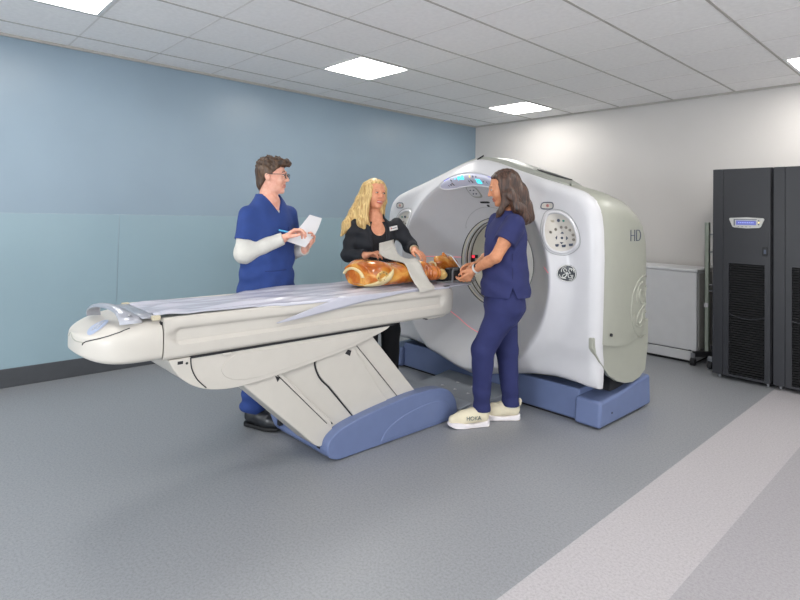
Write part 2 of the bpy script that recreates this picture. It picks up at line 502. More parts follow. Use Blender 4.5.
mb.grid(rows, True)
mb.build('front_cover', M_white, sc, angle=60)

# grey-green side cover: swept back from the front rim, rounded over at the rear
def off_out(d, lo):
    n = len(OUT); P = [Vector(p) for p in OUT]; res = []
    for i in range(n):
        t = (P[(i+1) % n]-P[i-1]).normalized(); nn = Vector((-t.y, t.x))
        q = P[i] - nn*d*(-1)
        res.append((q.x, max(q.y, lo)))
    return res
# resample the outline evenly
def resample(poly, n):
    P = poly + poly[:1]; L = [0]
    for a, b in zip(P, P[1:]): L.append(L[-1]+math.dist(a, b))
    out = []; k = 0
    for i in range(n):
        s = L[-1]*i/n
        while L[k+1] < s: k += 1
        t = (s-L[k])/max(L[k+1]-L[k], 1e-9); out.append((P[k][0]+(P[k+1][0]-P[k][0])*t, P[k][1]+(P[k+1][1]-P[k][1])*t))
    return out
SIDE = ((3.455, .012, 0), (3.47, .003, 0), (3.5, -.006, -.008), (3.62, -.016, -.012), (3.78, -.022, .015), (3.9, -.022, .055), (4.0, -.020, .12), (4.08, -.014, .21), (4.14, .002, .32), (4.18, .025, .44), (4.21, .06, .56), (4.235, .12, .68), (4.25, .22, .80), (4.255, .40, .9))
def side_pt(x, z, y, d, dz):
    lo = .575 - .055*math.sin(max(0, min(1, (y-3.44)/.62))*PI)
    k = (z-GCZ)/.84
    fz = dz*min(1, max(0, k))*.84*(.55+.45*min(1, abs(x)/.8)) if z > GCZ else 0
    return (GCX+x*(1-d/1.07), y, max(lo if abs(x) > .8 else .2, z - fz))
mb = MB(); rows = []
for y, d, dz in SIDE: rows.append([side_pt(x, z, y, d, dz) for x, z in resample(OUT, 200)])
mb.grid(rows, True)
mb.build('side_cover', M_sage, sc, angle=50)
# darker cap plate lying along the top, with its hand recess
def top_z(x):
    pts = OUTL[:9]
    for a, b in zip(pts, pts[1:]):
        if a[0] <= abs(x) <= b[0]: return a[1]+(b[1]-a[1])*(abs(x)-a[0])/(b[0]-a[0])
    return 1.5
mb = MB(); rows = []
for k in range(41):
    x = -.80+1.6*k/40; e = max(0, 1-(x/.80)**6)
    yb = 3.50+.50*e**.5; z = top_z(x)
    rows.append([(GCX+x, 3.462, z-.01), (GCX+x, 3.466, z+.006), (GCX+x, 3.5, z+.019+.004*e), (GCX+x, .5*(3.5+yb), z+.024+.010*e), (GCX+x, yb, z-.03*e), (GCX+x, yb+.03, z-.08)])
mb.grid(rows)
mb.build('top_cover', M_sage_d, sc, angle=50)
for sx in (1, -1):
    mb = MB(); rows = []
    for k in range(17):
        a = k/16; x = sx*(.44+.28*a); w_ = .06*math.sin(PI*min(1, a*.9+.1))**.7+.002
        rows.append([(GCX+x, 3.65-w_, top_z(x)+.031), (GCX+x, 3.65, top_z(x)+.034), (GCX+x, 3.65+w_, top_z(x)+.031)])
    mb.grid(rows); mb.build('lifting_recess', M_ring, sc, solid=.006)
# centre notch on the top seam
mb = MB(); mb.tube([(GCX, 3.44, 1.856), (GCX+.012, 3.50, 1.892)], .006); mb.build('seam_notch', M_dark, sc)
# lower side skirt panels
for sx in (1, -1):
    P = [(3.392, .61), (3.392, .545), (3.45, .45), (3.56, .345), (3.68, .285), (3.80, .25), (3.92, .235), (4.04, .25), (4.13, .29), (4.17, .45), (4.18, .66), (3.8, .66)]
    mb = MB()
    def xo(y): return 1.062 if y > 3.5 else 1.062-.045*((3.5-y)/.125)**2
    A = [mb._v((GCX+sx*xo(y), y, z)) for y, z in P]; Bv = [mb._v((GCX+sx*(xo(y)-.03), y, z)) for y, z in P]
    mb._f(A); mb._f(Bv[::-1])
    for i in range(len(P)): mb._f([A[i], Bv[i], Bv[(i+1) % len(P)], A[(i+1) % len(P)]])
    mb.build('side_skirt', M_sage, sc, bevel=.006)
# dark blocks standing in for the shadow between shell and base
for sx in (1, -1):
    mb = MB(); xa, xb = GCX+sx*.80, GCX+sx*1.0; mb.box((min(xa, xb), 3.70, .20), (max(xa, xb), 4.1, .58)); mb.build('shadow_block', M_dark, sc, smooth=False)

# bore tunnel with three dark scan-window grooves
def ring(mbx, rows, seg=96): mbx.grid([[(GCX+r*math.cos(2*PI*k/seg), y, GCZ+r*math.sin(2*PI*k/seg)) for k in range(seg)] for y, r in rows], True)
mb = MB(); ring(mb, [(3.70, RB+.004), (3.705, .368), (3.72, .363), (3.75, .358), (4.18, .358), (4.205, .37), (4.23, .40), (4.24, .44)])
mb.build('bore_tunnel', M_cream, sc, angle=60)
for y, r in ((3.703, .3695), (3.758, .3565), (3.815, .3565)):
    mb = MB(); ring(mb, [(y-.007, r+.004), (y-.007, r), (y+.007, r-.001), (y+.007, r+.004)]); mb.build('bore_groove', M_ring, sc)
for y, r in ((3.729, .3560), (3.787, .3560)):
    mb = MB(); ring(mb, [(y-.010, r+.004), (y-.007, r-.003), (y+.007, r-.003), (y+.010, r+.004)]); mb.build('bore_rib', M_white, sc)
# rear bore cover ring
mb = MB(); ring(mb, [(4.225, .42), (4.26, .46), (4.27, .60), (4.25, .74), (4.2, .80)]); mb.build('rear_cover', M_white, sc)

# base: long middle plinth with a foot block at each end
mb = MB(); mb.box((GCX-.88, 3.50, .012), (GCX+.88, 4.22, .225)); mb.build('base_plinth', M_navyplas, sc, bevel=.012)
for sx in (1, -1):
    mb = MB(); xa, xb = GCX+sx*.865, GCX+sx*1.055
    P = [(3.45, .010), (4.25, .010), (4.235, .235), (4.05, .228), (3.86, .205), (3.70, .19), (3.465, .185)]
    mb.prism(P, 'x', min(xa, xb), max(xa, xb)); f_ = mb.build('base_foot', M_navyplas, sc, bevel=.022, seg=4)
    mb = MB(); mb.cyl((GCX+sx*1.05, 3.62, .085), (GCX+sx*1.0575, 3.62, .085), .006); mb.build('bolt_hole', M_dark, f_)
# raised shadow-gap rubber under the base
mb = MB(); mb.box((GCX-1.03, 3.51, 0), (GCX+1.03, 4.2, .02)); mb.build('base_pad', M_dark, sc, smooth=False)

# ---- display at the top of the front cover
def apt(phi, d, off=0.0):
    th = PI/2 - phi; r = rridge(th) - .022 + d
    return (GCX+r*math.cos(th), face_y(r, th)-off, GCZ+r*math.sin(th))
PM = .455
def lens(sc_, k): 
    phi = -PM*sc_ + 2*PM*sc_*k/48; h = .050*sc_*max(0, 1-abs(phi/(PM*sc_))**3.5)**.5
    return phi, h
mb = MB(); rows = []
for k in range(49):
    phi, h = lens(1.0, k); rows.append([apt(phi, -h + 2*h*j/8, .006) for j in range(9)])
mb.grid(rows); dp = mb.build('display_panel', M_panel, sc, angle=60)
mb = MB(); loop = [apt(*lens(1.0, k), .007) for k in range(49)] + [apt(lens(1.0, k)[0], -lens(1.0, k)[1], .007) for k in range(47, 0, -1)]
mb.tube(loop, .0085, 8, True); mb.build('display_rim', M_white, dp)
mb = MB(); loop = [apt(lens(.955, k)[0], lens(.955, k)[1], .0085) for k in range(4, 45)]
mb.tube(loop, .0035, 6); mb.build('display_shade', emis('display_glow_blue', (110, 110, 235), .35), dp)
SEG7 = {'1': 'bc', '4': 'fgbc', '0': 'abcdef', '2': 'abged', '-': 'g'}
def digit(mbx, ch, phi, d, h=.028, w=.014):
    P = {'a': ((0, 1), (1, 1)), 'b': ((1, 1), (1, .5)), 'c': ((1, .5), (1, 0)), 'd': ((0, 0), (1, 0)), 'e': ((0, .5), (0, 0)), 'f': ((0, 1), (0, .5)), 'g': ((0, .5), (1, .5))}
    for s in SEG7[ch]:
        (x0, z0), (x1, z1) = P[s]
        mbx.tube([apt(phi+(x0-.5)*w/.68, d+(z0-.5)*h, .009), apt(phi+(x1-.5)*w/.68, d+(z1-.5)*h, .009)], .0024, 6)
mb = MB()
for ch, ph in (('-', -.185), ('1', -.152), ('4', -.118), ('0', -.075)): digit(mb, ch, ph, .014)
mb.build('digits', M_cyan, dp)
mb = MB()
for ch, ph in (('2', .115), ('0', .155)): digit(mb, ch, ph, -.016)
mb.build('digits', M_cyan, dp)
def icon(mbx, phi, d, w, h):
    w *= .72; h *= .72
    mbx.grid([[apt(phi-w/1.4, d-h/2, .009), apt(phi+w/1.4, d-h/2, .009)], [apt(phi-w/1.4, d+h/2, .009), apt(phi+w/1.4, d+h/2, .009)]])
mb = MB(); icon(mb, .035, .018, .016, .026); mb.build('lit_icon', M_amber, dp, solid=.001)
for a in ((-.25, .012, .015, .022), (-.30, -.014, .02, .012), (-.268, -.014, .016, .03), (-.335, -.014, .006, .016), (.025, -.018, .016, .03), (-.015, -.018, .012, .018), (.085, .018, .014, .02), (.13, .018, .012, .016), (.215, -.012, .012, .014), (.27, -.012, .008, .02)):
    mb = MB(); icon(mb, *a); mb.build('icon', M_icon, dp, solid=.001)
# intercom pod, camera slot and sensor inside the bowl top
def patch(name, x, z, hw, hh, m, par, off=.006, pw=3.0, th=0.008, skew=0.0):
    mb = MB(); n = 32; rows = []
    for s in (0.02, .5, .85, 1.0):
        rows.append([fpt(x + s*hw*math.copysign(abs(math.cos(2*PI*k/n))**(2/pw), math.cos(2*PI*k/n)) + skew*s*hh*math.sin(2*PI*k/n),
                         z + s*hh*math.copysign(abs(math.sin(2*PI*k/n))**(2/pw), math.sin(2*PI*k/n)), off) for k in range(n)])
    rows.append([(p[0], p[1]+th+.004, p[2]) for p in rows[-1]])
    mb.grid(rows, True, cap0=True); return mb.build(name, m, par, angle=40)
pod = patch('intercom', -.05, 1.596, .042, .036, M_white, sc, .012, 3.5, .012)
for dx, dz in ((-.02, .018), (.02, .018), (-.016, -.016), (.018, -.016)):
    mb = MB(); p = fpt(-.05+dx*.8, 1.596+dz*.8, .012); mb.cyl(p, (p[0], p[1]-.003, p[2]), .0075, seg=10); mb.build('button', M_icon, pod)
patch('intercom_rim', -.05, 1.596, .052, .046, M_sage_d, pod, .007, 3.2, .006)
s_ = patch('sensor_slot', -.02, 1.514, .046, .008, M_black, sc, .006, 4)
patch('sensor_eye', -.01, 1.487, .012, .009, M_black, s_, .005, 2)
mb = MB()                                           # crescent laser window above the bore
hi_ = [((.405+.055*math.sin(PI*k/24)**.7)*math.cos(a), (.405+.055*math.sin(PI*k/24)**.7)*math.sin(a)) for k, a in enumerate([math.radians(62+76*k/24) for k in range(25)])]
mb.tube([fpt(x, GCZ+z, .0) for x, z in hi_], .0018, 5)
mb.build('window_seam', M_grey, sc)

# ---- right and left control panels
def panel(x0, sgn):
    OUTP = [(-.118, .155), (-.07, .17), (0, .158), (.06, .12), (.108, .05), (.13, -.03), (.118, -.085), (.06, -.13), (0, -.142), (-.06, -.12), (-.10, -.06), (-.125, .03), (-.13, .11)]
    z0 = 1.287
    S = []
    n = len(OUTP)
    for i in range(n):
        for t in (0, .25, .5, .75):
            p0, p1, p2, p3 = [OUTP[(i+k) % n] for k in (-1, 0, 1, 2)]
            S.append(tuple(.5*((2*p1[c]) + (-p0[c]+p2[c])*t + (2*p0[c]-5*p1[c]+4*p2[c]-p3[c])*t*t + (-p0[c]+3*p1[c]-3*p2[c]+p3[c])*t**3) for c in (0, 1)))
    def q(x, z, off): return fpt(x0+sgn*x, z0+z, off)
    mb = MB()
    mb.grid([[q(x*s, z*s, .002 + .004*(s > .9)) for x, z in S] for s in (.02, .4, .8, .93)], True, cap0=True)
    pl = mb.build('control_panel', M_panel if False else M_warm, sc, angle=50)
    mb = MB(); mb.tube([q(x*.88, z*.88, .004) for x, z in S], .010, 8, True); mb.build('panel_rim', M_white, pl)
    mb = MB(); mb.tube([q(x*1.02, z*1.02, .0005) for x, z in S], .0028, 6, True); mb.build('panel_seam', M_grey, pl)
    def b(x, z, r, m):
        mb = MB(); p = q(x, z, .004); mb.cyl(p, (p[0], p[1]-.006, p[2]), r, r*.85, 14); mb.build('button', m, pl)
    for x, z in ((-.068, .012), (-.042, .032), (-.008, .047), (.028, .047), (.058, .03), (.082, -.002), (.086, -.034)): b(x, z, .0105, M_btn)
    b(-.03, .094, .0115, M_icon); b(.008, .092, .008, M_green)
    for dx, dz in ((0, .030), (-.03, 0), (.03, 0), (0, -.030)):
        mb = MB(); p = q(.002+dx, -.026+dz, .004)
        ux, uz = (dx/.03, dz/.03); px_, pz_ = -uz, ux
        mb.prism([(p[0]+sgn*(ux*.012), p[2]+uz*.012), (p[0]+sgn*(px_*.013), p[2]+pz_*.013), (p[0]-sgn*(px_*.013), p[2]-pz_*.013)] , 'y', p[1]-.005, p[1]+.002)
        mb.build('arrow_button', M_icon, pl)
    b(.002, -.026, .009, M_icon)
    for x, z in ((-.024, -.078), (.016, -.08), (.066, -.07)):
        mb = MB(); p = q(x, z, .004); mb.prism([(p[0]-.014, p[2]+.006), (p[0]-.01, p[2]-.01), (p[0]+.012, p[2]-.008), (p[0]+.016, p[2]+.01)], 'y', p[1]-.005, p[1]+.002); mb.build('arrow_button', M_icon, pl)
    mb = MB(); p = q(-.075, .088, .003); mb.box((p[0]-.022, p[1]-.002, p[2]-.008), (p[0]+.022, p[1]+.002, p[2]+.008)); mb.build('label_strip', mat('label_tan', (190, 182, 166)), pl)
    # emergency stop pill above
    es = .68 if sgn > 0 else -.86
    e = patch('stop_button', es, 1.484, .046, .026, M_warm, sc, .006, 4)
    mb = MB(); p = fpt(es, 1.484, .007); n_ = 28
    mb.tube([fpt(es+.042*math.copysign(abs(math.cos(a))**.55, math.cos(a)), 1.484+.0235*math.copysign(abs(math.sin(a))**.55, math.sin(a)), .006) for a in [2*PI*k/n_ for k in range(n_)]], .004, 6, True); mb.build('stop_rim', M_icon, e)
    mb = MB(); mb.cyl((p[0], p[1]+.002, p[2]), (p[0], p[1]-.004, p[2]), .012, .010, 14); mb.build('stop_icon', mat('stop_red', (190, 130, 128)), e)
panel(.795, 1); panel(-.82, -1)

# ---- round emblem: ring, four swashes and two script letters
def arc(cx, cz, r, a0, a1, n=14, ex=1.0): return [(cx+ex*r*math.cos(a0+(a1-a0)*k/n), cz+r*math.sin(a0+(a1-a0)*k/n)) for k in range(n+1)]
def catm(pts, n=6):
    R = []
    for i in range(len(pts)-1):
        p0, p1, p2, p3 = pts[max(i-1, 0)], pts[i], pts[i+1], pts[min(i+2, len(pts)-1)]
        for k in range(n):
            t = k/n; R.append(tuple(.5*((2*p1[c]) + (-p0[c]+p2[c])*t + (2*p0[c]-5*p1[c]+4*p2[c]-p3[c])*t*t + (-p0[c]+3*p1[c]-3*p2[c]+p3[c])*t**3) for c in (0, 1)))
    R.append(pts[-1]); return R
GLY = [catm([(-.08, .28), (-.2, .5), (-.36, .5), (-.40, .3), (-.26, .12), (-.02, .1), (-.06, -.12), (-.2, -.42), (-.4, -.5), (-.5, -.34), (-.38, -.16), (-.1, -.02), (.04, .06)]),
       catm([(.46, .30), (.40, .52), (.22, .5), (.12, .32), (.22, .1), (.34, .04)]), catm([(.34, .04), (.12, -.02), (.06, -.26), (.16, -.48), (.36, -.5), (.48, -.32), (.40, -.18), (.28, -.24)])]
SWA = [catm([(.78*math.cos(a), .78*math.sin(a)), (.80*math.cos(a+.45), .80*math.sin(a+.45)), (.68*math.cos(a+.9), .68*math.sin(a+.9)), (.60*math.cos(a+1.15), .60*math.sin(a+1.15))]) for a in (.2, .2+PI/2, .2+PI, .2+1.5*PI)]
def emblem(put, R, tr, mbx, sw=1.0):
    mbx.tube([put(x*R, z*R) for x, z in arc(0, 0, .95, 0, 2*PI, 48)[:-1]], tr, 6, True)
    for g in GLY: mbx.tube([put(x*R, z*R) for x, z in g], tr*1.15, 6)
    for g in SWA: mbx.tube([put(x*R, z*R) for x, z in g], tr*sw, 6)
ex, ez, ER = .845, 1.022, .058
bd = patch('emblem_badge', ex, ez, ER, ER, M_badge, sc, .006, 2.0)
mb = MB(); emblem(lambda x, z: fpt(ex+x, ez+z, .007), ER, .0025, mb, 1.2); mb.build('emblem_lettering', mat('emblem_silver', (214, 214, 210), rough=.3, metal=.4), bd)
# large embossed emblem and lettering on the right side cover
def side_x(y, z):
    d = .2
    for a, b in zip(SIDE, SIDE[1:]):
        if a[0] <= y <= b[0]: d = a[1]+(b[1]-a[1])*(y-a[0])/(b[0]-a[0])
    zz = z + .10*max(0, z-1.1)
    hw = 1.06
    for a, b in zip(OUTL, OUTL[1:]):
        if a[0] > .95 and a[1] >= zz >= b[1]: hw = a[0]+(b[0]-a[0])*(a[1]-zz)/(a[1]-b[1])
    return hw*(1-d/1.07)
mb = MB(); emblem(lambda x, z: (GCX+side_x(min(4.25, 4.07+x), .765+z)+.0005, min(4.25, 4.07+x), .765+z), .235, .0055, mb); mb.build('embossed_emblem', M_sage, sc)
me = text_mesh('HD', .125, .0015, (0, 1, 0), (0, 0, 1), (GCX+side_x(3.90, 1.275)+.0025, 3.905, 1.28), thin=-.018)
o_ = link_mesh('lettering', me, M_icon, sc)
mb = MB(); mb.cyl((GCX+1.07, 3.56, .62), (GCX+1.080, 3.56, .62), .011, seg=14); mb.build('bolt_hole', M_dark, sc)

# positioning lasers: the small red lamp in the bore and its projected lines, laid on as glowing tubes
mb = MB(); mb.box((GCX-.335, 3.80, 1.025), (GCX-.30, 3.84, 1.055)); mb.box((GCX-.352, 3.81, .985), (GCX-.325, 3.83, 1.05)); al = mb.build('alignment_laser', M_black, sc, bevel=.003)
mb = MB(); mb.box((GCX-.333, 3.794, 1.029), (GCX-.305, 3.801, 1.051)); mb.build('laser_window', M_red, al, smooth=False)
for (a, b, z0, z1) in ((-.62, -.37, 1.035, 1.035), (.60, .735, 1.04, 1.02)):
    mb = MB(); mb.tube([fpt(a+(b-a)*k/16, z0+(z1-z0)*k/16, .0005) for k in range(17)], .0022, 5); mb.build('laser_line', M_redline, sc)
mb = MB(); mb.tube([fpt(-.40+.46*k/18, .60-.16*math.sin(k/18*PI*.5), .0005) for k in range(19)], .0022, 5); mb.build('laser_line', M_redline, sc)
# ================================================================== patient table
M_gap = M_dark
TX = -2.82; TH = .28                                   # centre line and half width
tb = thing('patient_table', 'long cream-white patient table on a slanted pedestal and slate-blue foot', 'patient table', (TX, 2.35, 0))
Y0, Y1 = .918, 2.905
def deck_sec(y):
    # rounding of the far end, in plan and in side view
    e = max(0, (y-(Y1-.10))/.10); rnd = math.sqrt(max(0, 1-e*e*.98)); ph = TH - .035*(1-rnd)
    zt = .905 - .022*(1-rnd); zb = .713 + .035*(1-rnd)
    n = min(1, max(0, (y-2.60)/.05)); zb += .012*n*(1-rnd)
    def groove(z):
        a, b = .99, 2.745; hz = .032; zc = .818 + (z-z)*0
        dy = max(a-y, 0, y-b); d = math.hypot(dy, z-zc)
        return .016*max(0, min(1, (hz-d)/.012+.5))
    side = [(ph-.012, zb), (ph, zb+.012)] + [(ph+.004*math.sin((z-.713)/.19*PI)-groove(z), zb+.012+(zt-.018-zb-.012)*((z-.73)/(.885-.73))) for z in [.735+.0085*k for k in range(18)]] + [(ph-.002, zt-.010), (ph-.010, zt-.002), (ph-.022, zt), (ph-.035, zt-.004)]
    top = [(x_, zt-.014-.018*(1-(x_/(ph-.05))**2)) for x_ in [ph-.05, .16, .08]]
    half_ = side + top
    return [(TX+x, y, z) for x, z in half_] + [(TX, y, zt-.032)] + [(TX-x, y, z) for x, z in half_[::-1]]
mb = MB(); rows = [deck_sec(y) for y in [Y0, Y0+.004, .96, .975, .985, .99, .997, 1.01, 1.1, 1.5, 2.0, 2.4, 2.6, 2.65, 2.70, 2.735, 2.745, 2.752, 2.765, 2.78, 2.81, 2.84, 2.865, 2.885, 2.897, 2.903, Y1]]
mb.grid(rows, True, True, True)
mb.build('tabletop', M_warm, tb, angle=40)
mb = MB(); mb.prism([(2.62, .718), (2.66, .700), (2.80, .700), (2.86, .722), (2.84, .735), (2.64, .735)], 'x', TX-.2, TX+.262); mb.build('end_latch', M_warm, tb, bevel=.004)
mb = MB(); mb.box((TX-.15, 2.66, .694), (TX+.24, 2.79, .702)); mb.build('latch_plate', M_dark, tb, smooth=False)
mb = MB(); mb.box((TX+.20, 2.80, .885), (TX+.272, 2.86, .913)); mb.build('strap_clip', M_black, tb, bevel=.005)

# rounded nose at the foot end, with a parting line, oval badge and carrying handle
NL = .305
def nose_sec(s):
    y = Y0-.006-NL*s
    w_ = (TH+.004)*max(0, 1-s**3.3)**(1/2.15) + .0006; cx = TX
    zt = .907 - .070*s**2.0; zb = .713 + .045*s**5
    R = []
    for k in range(48):
        a = 2*PI*k/48; cs, sn = math.cos(a), math.sin(a)
        x = w_*math.copysign(abs(cs)**(.17 if sn < 0 else .50), cs); z = (zt+zb)/2 - .01 + ((zt-zb)/2 + (.01 if sn > 0 else -.01))*math.copysign(abs(sn)**(.30 if sn < 0 else .62), sn)
        R.append((cx+x, y, z))
    return R
mb = MB(); mb.grid([nose_sec(s) for s in [0, .01, .1, .2, .3, .4, .5, .6, .68, .75, .81, .86, .9, .93, .955, .975, .988, .996, .9995]], True, True, True)
ns = mb.build('foot_end_cap', M_warm, tb, angle=50)
def nose_top(x, y, off=.001):
    s = min(.9995, max(0, (Y0-.006-y)/NL)); R = nose_sec(s)
    P = sorted([(p[0], p[2]) for p in R[:25]])
    for a, b in zip(P, P[1:]):
        if a[0] <= x <= b[0]: return a[1]+(b[1]-a[1])*(x-a[0])/max(b[0]-a[0], 1e-9)+off
    return R[0][2]
def nose_side(y, f_):  # point on the +x flank at fraction f_ (0 = widest, .25 = top)
    s = min(.9995, max(0, (Y0-.006-y)/NL)); R = nose_sec(s); k = f_*48; i = int(k); t = k-i
    a, b = R[i % 48], R[(i+1) % 48]; return tuple(a[c]+(b[c]-a[c])*t for c in range(3))
pl = [nose_side(Y0-.006-NL*t, f_) for t, f_ in ((.42, .115), (.55, .10), (.68, .088), (.78, .078), (.86, .068), (.91, .055), (.935, .035), (.94, .018))]
mb = MB(); mb.tube([(p[0]+.0005, p[1]-.0005, p[2]) for p in pl], .0026, 5); mb.build('parting_line', M_dark, ns)
pl = [nose_sec(.94)[k] for k in (1, 2)] + [nose_sec(t)[k] for t, k in ((.965, 2), (.985, 2), (.997, 3), (.9995, 12), (.997, 21), (.985, 22), (.94, 23))]
mb = MB(); mb.tube([(p[0], p[1]-.001, p[2]) for p in pl], .0018, 5); mb.build('parting_line', M_sage, ns)
M_oval = mat('badge_pale_blue', (168, 180, 204), rough=.35)
def bp(a, c, off):   # along / across the badge
    x, y = TX+.105-.80*a-.60*c, .690+.60*a-.80*c
    return (x, y, nose_top(x, y, off))
mb = MB(); mb.grid([[bp(.064*q*math.cos(2*PI*k/28), .036*q*math.sin(2*PI*k/28), .003) for k in range(28)] for q in (.02, .6, 1.0)], True, cap0=True); ov = mb.build('oval_badge', M_oval, ns)
for c_ in (.008, -.008):
    mb = MB(); mb.tube([bp(-.04+.08*k/16, c_+.004*math.sin(k*1.9), .0045) for k in range(17)], .0016, 4); mb.build('badge_script', M_white, ov)
# silver carrying handle bridging the cap
mb = MB(); rows = []
for k in range(25):
    a = PI*k/24; x = .07+.165*math.cos(a); z = .888 + .064*math.sin(a)**.8
    fl = 1+(1.3 if x > .07 else .5)*abs(math.cos(a))**3; yc = .755 + .035*math.cos(a) - .02*math.sin(a)
    hw = .020*fl; th_ = .008
    nx, nz = math.cos(a)*.7, max(math.sin(a), .15)
    L_ = math.hypot(nx, nz); nx /= L_; nz /= L_
    rows.append([(TX+x+nx*o_, yc+yo*hw, z+nz*o_) for yo, o_ in ((-1, -th_), (-1.02, 0), (-.7, th_), (0, th_*1.25), (.7, th_), (1.02, 0), (1, -th_), (0, -th_))])
mb.grid(rows, True, True, True); hd = mb.build('carry_handle', M_silver, tb, angle=60)
mb = MB(); mb.cyl((TX+.205, .785, .922), (TX+.232, .785, .916), .011); mb.build('handle_screw', M_metal, hd)
# hinge plate and little buckles where the sheet starts
mb = MB(); mb.grid([[(TX+x, y, .903+.010*math.cos(x*4)) for x in (-.17, -.08, 0, .12, .24)] for y in (.835, .85, .875, .89)]); mb.build('hinge_plate', M_silver, tb, solid=.008)
for xx in (-.185, .258):
    mb = MB(); mb.box((TX+xx-.014, .87, .898), (TX+xx+.014, .905, .918)); mb.build('corner_buckle', mat('buckle_tan', (196, 186, 160)), tb, bevel=.004)
mb = MB(); mb.box((TX-TH+.03, Y0-.010, .73), (TX+TH-.02, Y0+.004, .885)); mb.build('cap_gap', M_dark, tb, smooth=False)

# carriage under the tabletop
BX0, BX1 = TX-.235, TX+.274
prof = catm([(.945, .706), (.965, .668), (1.00, .622), (1.064, .572), (1.152, .538), (1.28, .523), (1.45, .534), (1.637, .556), (1.80, .580), (1.975, .608), (2.15, .650), (2.27, .684), (2.30, .704)], 4)
mb = MB(); mb.prism(prof + [(2.30, .7095), (.945, .7095)], 'x', BX0, BX1)
cr_ = mb.build('carriage', M_warm, tb, bevel=.010)
mb = MB()                                                # recessed panel on the flank
rp = catm([(1.27, .688), (1.215, .655), (1.20, .615), (1.245, .572), (1.34, .553), (1.5, .562), (1.75, .594), (1.98, .632), (2.12, .668), (2.16, .684)], 4)
mb.prism(rp, 'x', BX1-.02, BX1+.0035); mb.build('flank_panel', M_warm, cr_, bevel=.012, seg=4)
mb = MB(); mb.tube([(BX1+.0008, y, z) for y, z in catm([(1.045, .707), (1.052, .655), (1.08, .60), (1.125, .552)], 6)], .0028, 5); mb.build('panel_gap', M_dark, cr_)
mb = MB(); mb.prism([(1.045, .7035), (2.33, .7035), (2.33, .7135), (1.045, .7135)], 'x', BX0+.02, BX1+.004); mb.build('shadow_gap', M_dark, tb, smooth=False)
mb = MB(); mb.box((BX1-.004, .985, .684), (BX1+.0015, 1.01, .698)); mb.cyl((BX1-.004, 1.028, .684), (BX1+.002, 1.028, .684), .006); mb.build('bolt_hole', M_dark, cr_)
mb = MB(); mb.box((BX1-.004, 1.20, .690), (BX1+.012, 1.245, .704)); mb.build('release_tab', M_warm, cr_, bevel=.005)

# slanted pedestal: two lifting arms, an inner shroud and a cover plate
PX0, PX1 = TX+.085, TX+.247
def arm(name, P, x0, x1, m=M_warm, bv=.006, par=tb):
    mb = MB(); mb.prism(P, 'x', x0, x1); return mb.build(name, m, par, bevel=bv)
arm('lifting_arm', [(1.235, .60), (1.30, .66), (1.50, .66), (1.52, .565), (1.875, .215), (1.90, .10), (1.80, .085), (1.765, .105)], PX0-.01, PX1+.012)
arm('inner_shroud', [(1.46, .66), (1.80, .66), (2.12, .16), (1.86, .12), (1.50, .58)], PX0, PX1)
arm('pedestal_cover', catm([(1.775, .66), (1.765, .55), (1.80, .47), (1.86, .41)], 4) + [(2.10, .13), (2.38, .13), (2.02, .62), (2.0, .66)], PX0+.004, PX1+.010)
arm('lifting_arm', [(2.03, .66), (2.17, .66), (2.56, .24), (2.50, .16), (2.34, .16), (1.99, .60)], PX0, PX1+.003)
mb = MB()
mb.tube([(PX1+.0125, 1.50, .555), (PX1+.0125, 1.845, .205)], .0022, 5)
mb.tube([(PX1+.0045, 2.055, .61), (PX1+.0045, 2.40, .235)], .0022, 5)
mb.tube([(PX1+.001, 1.535, .545), (PX1+.001, 1.89, .19)], .0045, 5)
mb.tube([(PX1+.002, y, z) for y, z in [(q[0]-.006, q[1]) for q in catm([(1.775, .62), (1.765, .55), (1.80, .47), (1.86, .41)], 4)] + [(2.09, .14)]], .005, 5)
mb.build('panel_gap', M_dark, tb)
mb = MB(); mb.prism([(1.985, .60), (1.965, .58), (2.0, .56), (2.01, .59)], 'x', PX1, PX1+.012); mb.build('notch', M_dark, tb, smooth=False); mb = MB(); mb.prism([(1.505, .535), (1.52, .50), (1.535, .52)], 'x', PX1, PX1+.0135); mb.build('notch', M_dark, tb, smooth=False)

# slate-blue foot: a pair of lens-shaped side rails with a floor pan between
def railp(): 
    return catm([(1.895, .006), (1.835, .03), (1.815, .075), (1.825, .125), (1.87, .160), (1.95, .188), (2.15, .222), (2.42, .248), (2.60, .252), (2.74, .238), (2.83, .20), (2.885, .13), (2.90, .06), (2.895, .006)], 5)
for x0, x1 in ((TX+.235, TX+.318), (TX-.318, TX-.235)):
    mb = MB(); mb.prism(railp(), 'x', x0, x1); rl = mb.build('foot_rail', M_navyplas, tb, bevel=.018, seg=4)
    if x0 > TX:
        mb = MB(); mb.prism(catm([(2.20, .02), (2.24, .08), (2.36, .135), (2.55, .165), (2.70, .165), (2.79, .135), (2.83, .07), (2.835, .02)], 4), 'x', x1-.02, x1+.004); mb.build('rail_pad', M_navyplas, rl, bevel=.010, seg=3)
mb = MB(); mb.prism([(1.86, .008), (1.84, .03), (1.84, .075), (1.86, .09), (2.85, .09), (2.85, .008)], 'x', TX-.25, TX+.25); mb.build('floor_pan', M_navyplas, tb, bevel=.01)
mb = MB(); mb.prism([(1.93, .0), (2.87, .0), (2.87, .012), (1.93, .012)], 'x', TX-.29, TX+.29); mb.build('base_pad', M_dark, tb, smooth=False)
for xx in (-.23, .205):
    mb = MB(); mb.box((TX+xx, 1.815, .06), (TX+xx+.03, 1.85, .095)); mb.build('hinge_block', M_black, tb, bevel=.004)
mb = MB(); mb.prism([(2.50, .10), (2.84, .10), (2.80, .205), (2.62, .225), (2.52, .21)], 'x', TX-.232, TX+.232); mb.build('pan_cover', M_laminate, tb, bevel=.01)

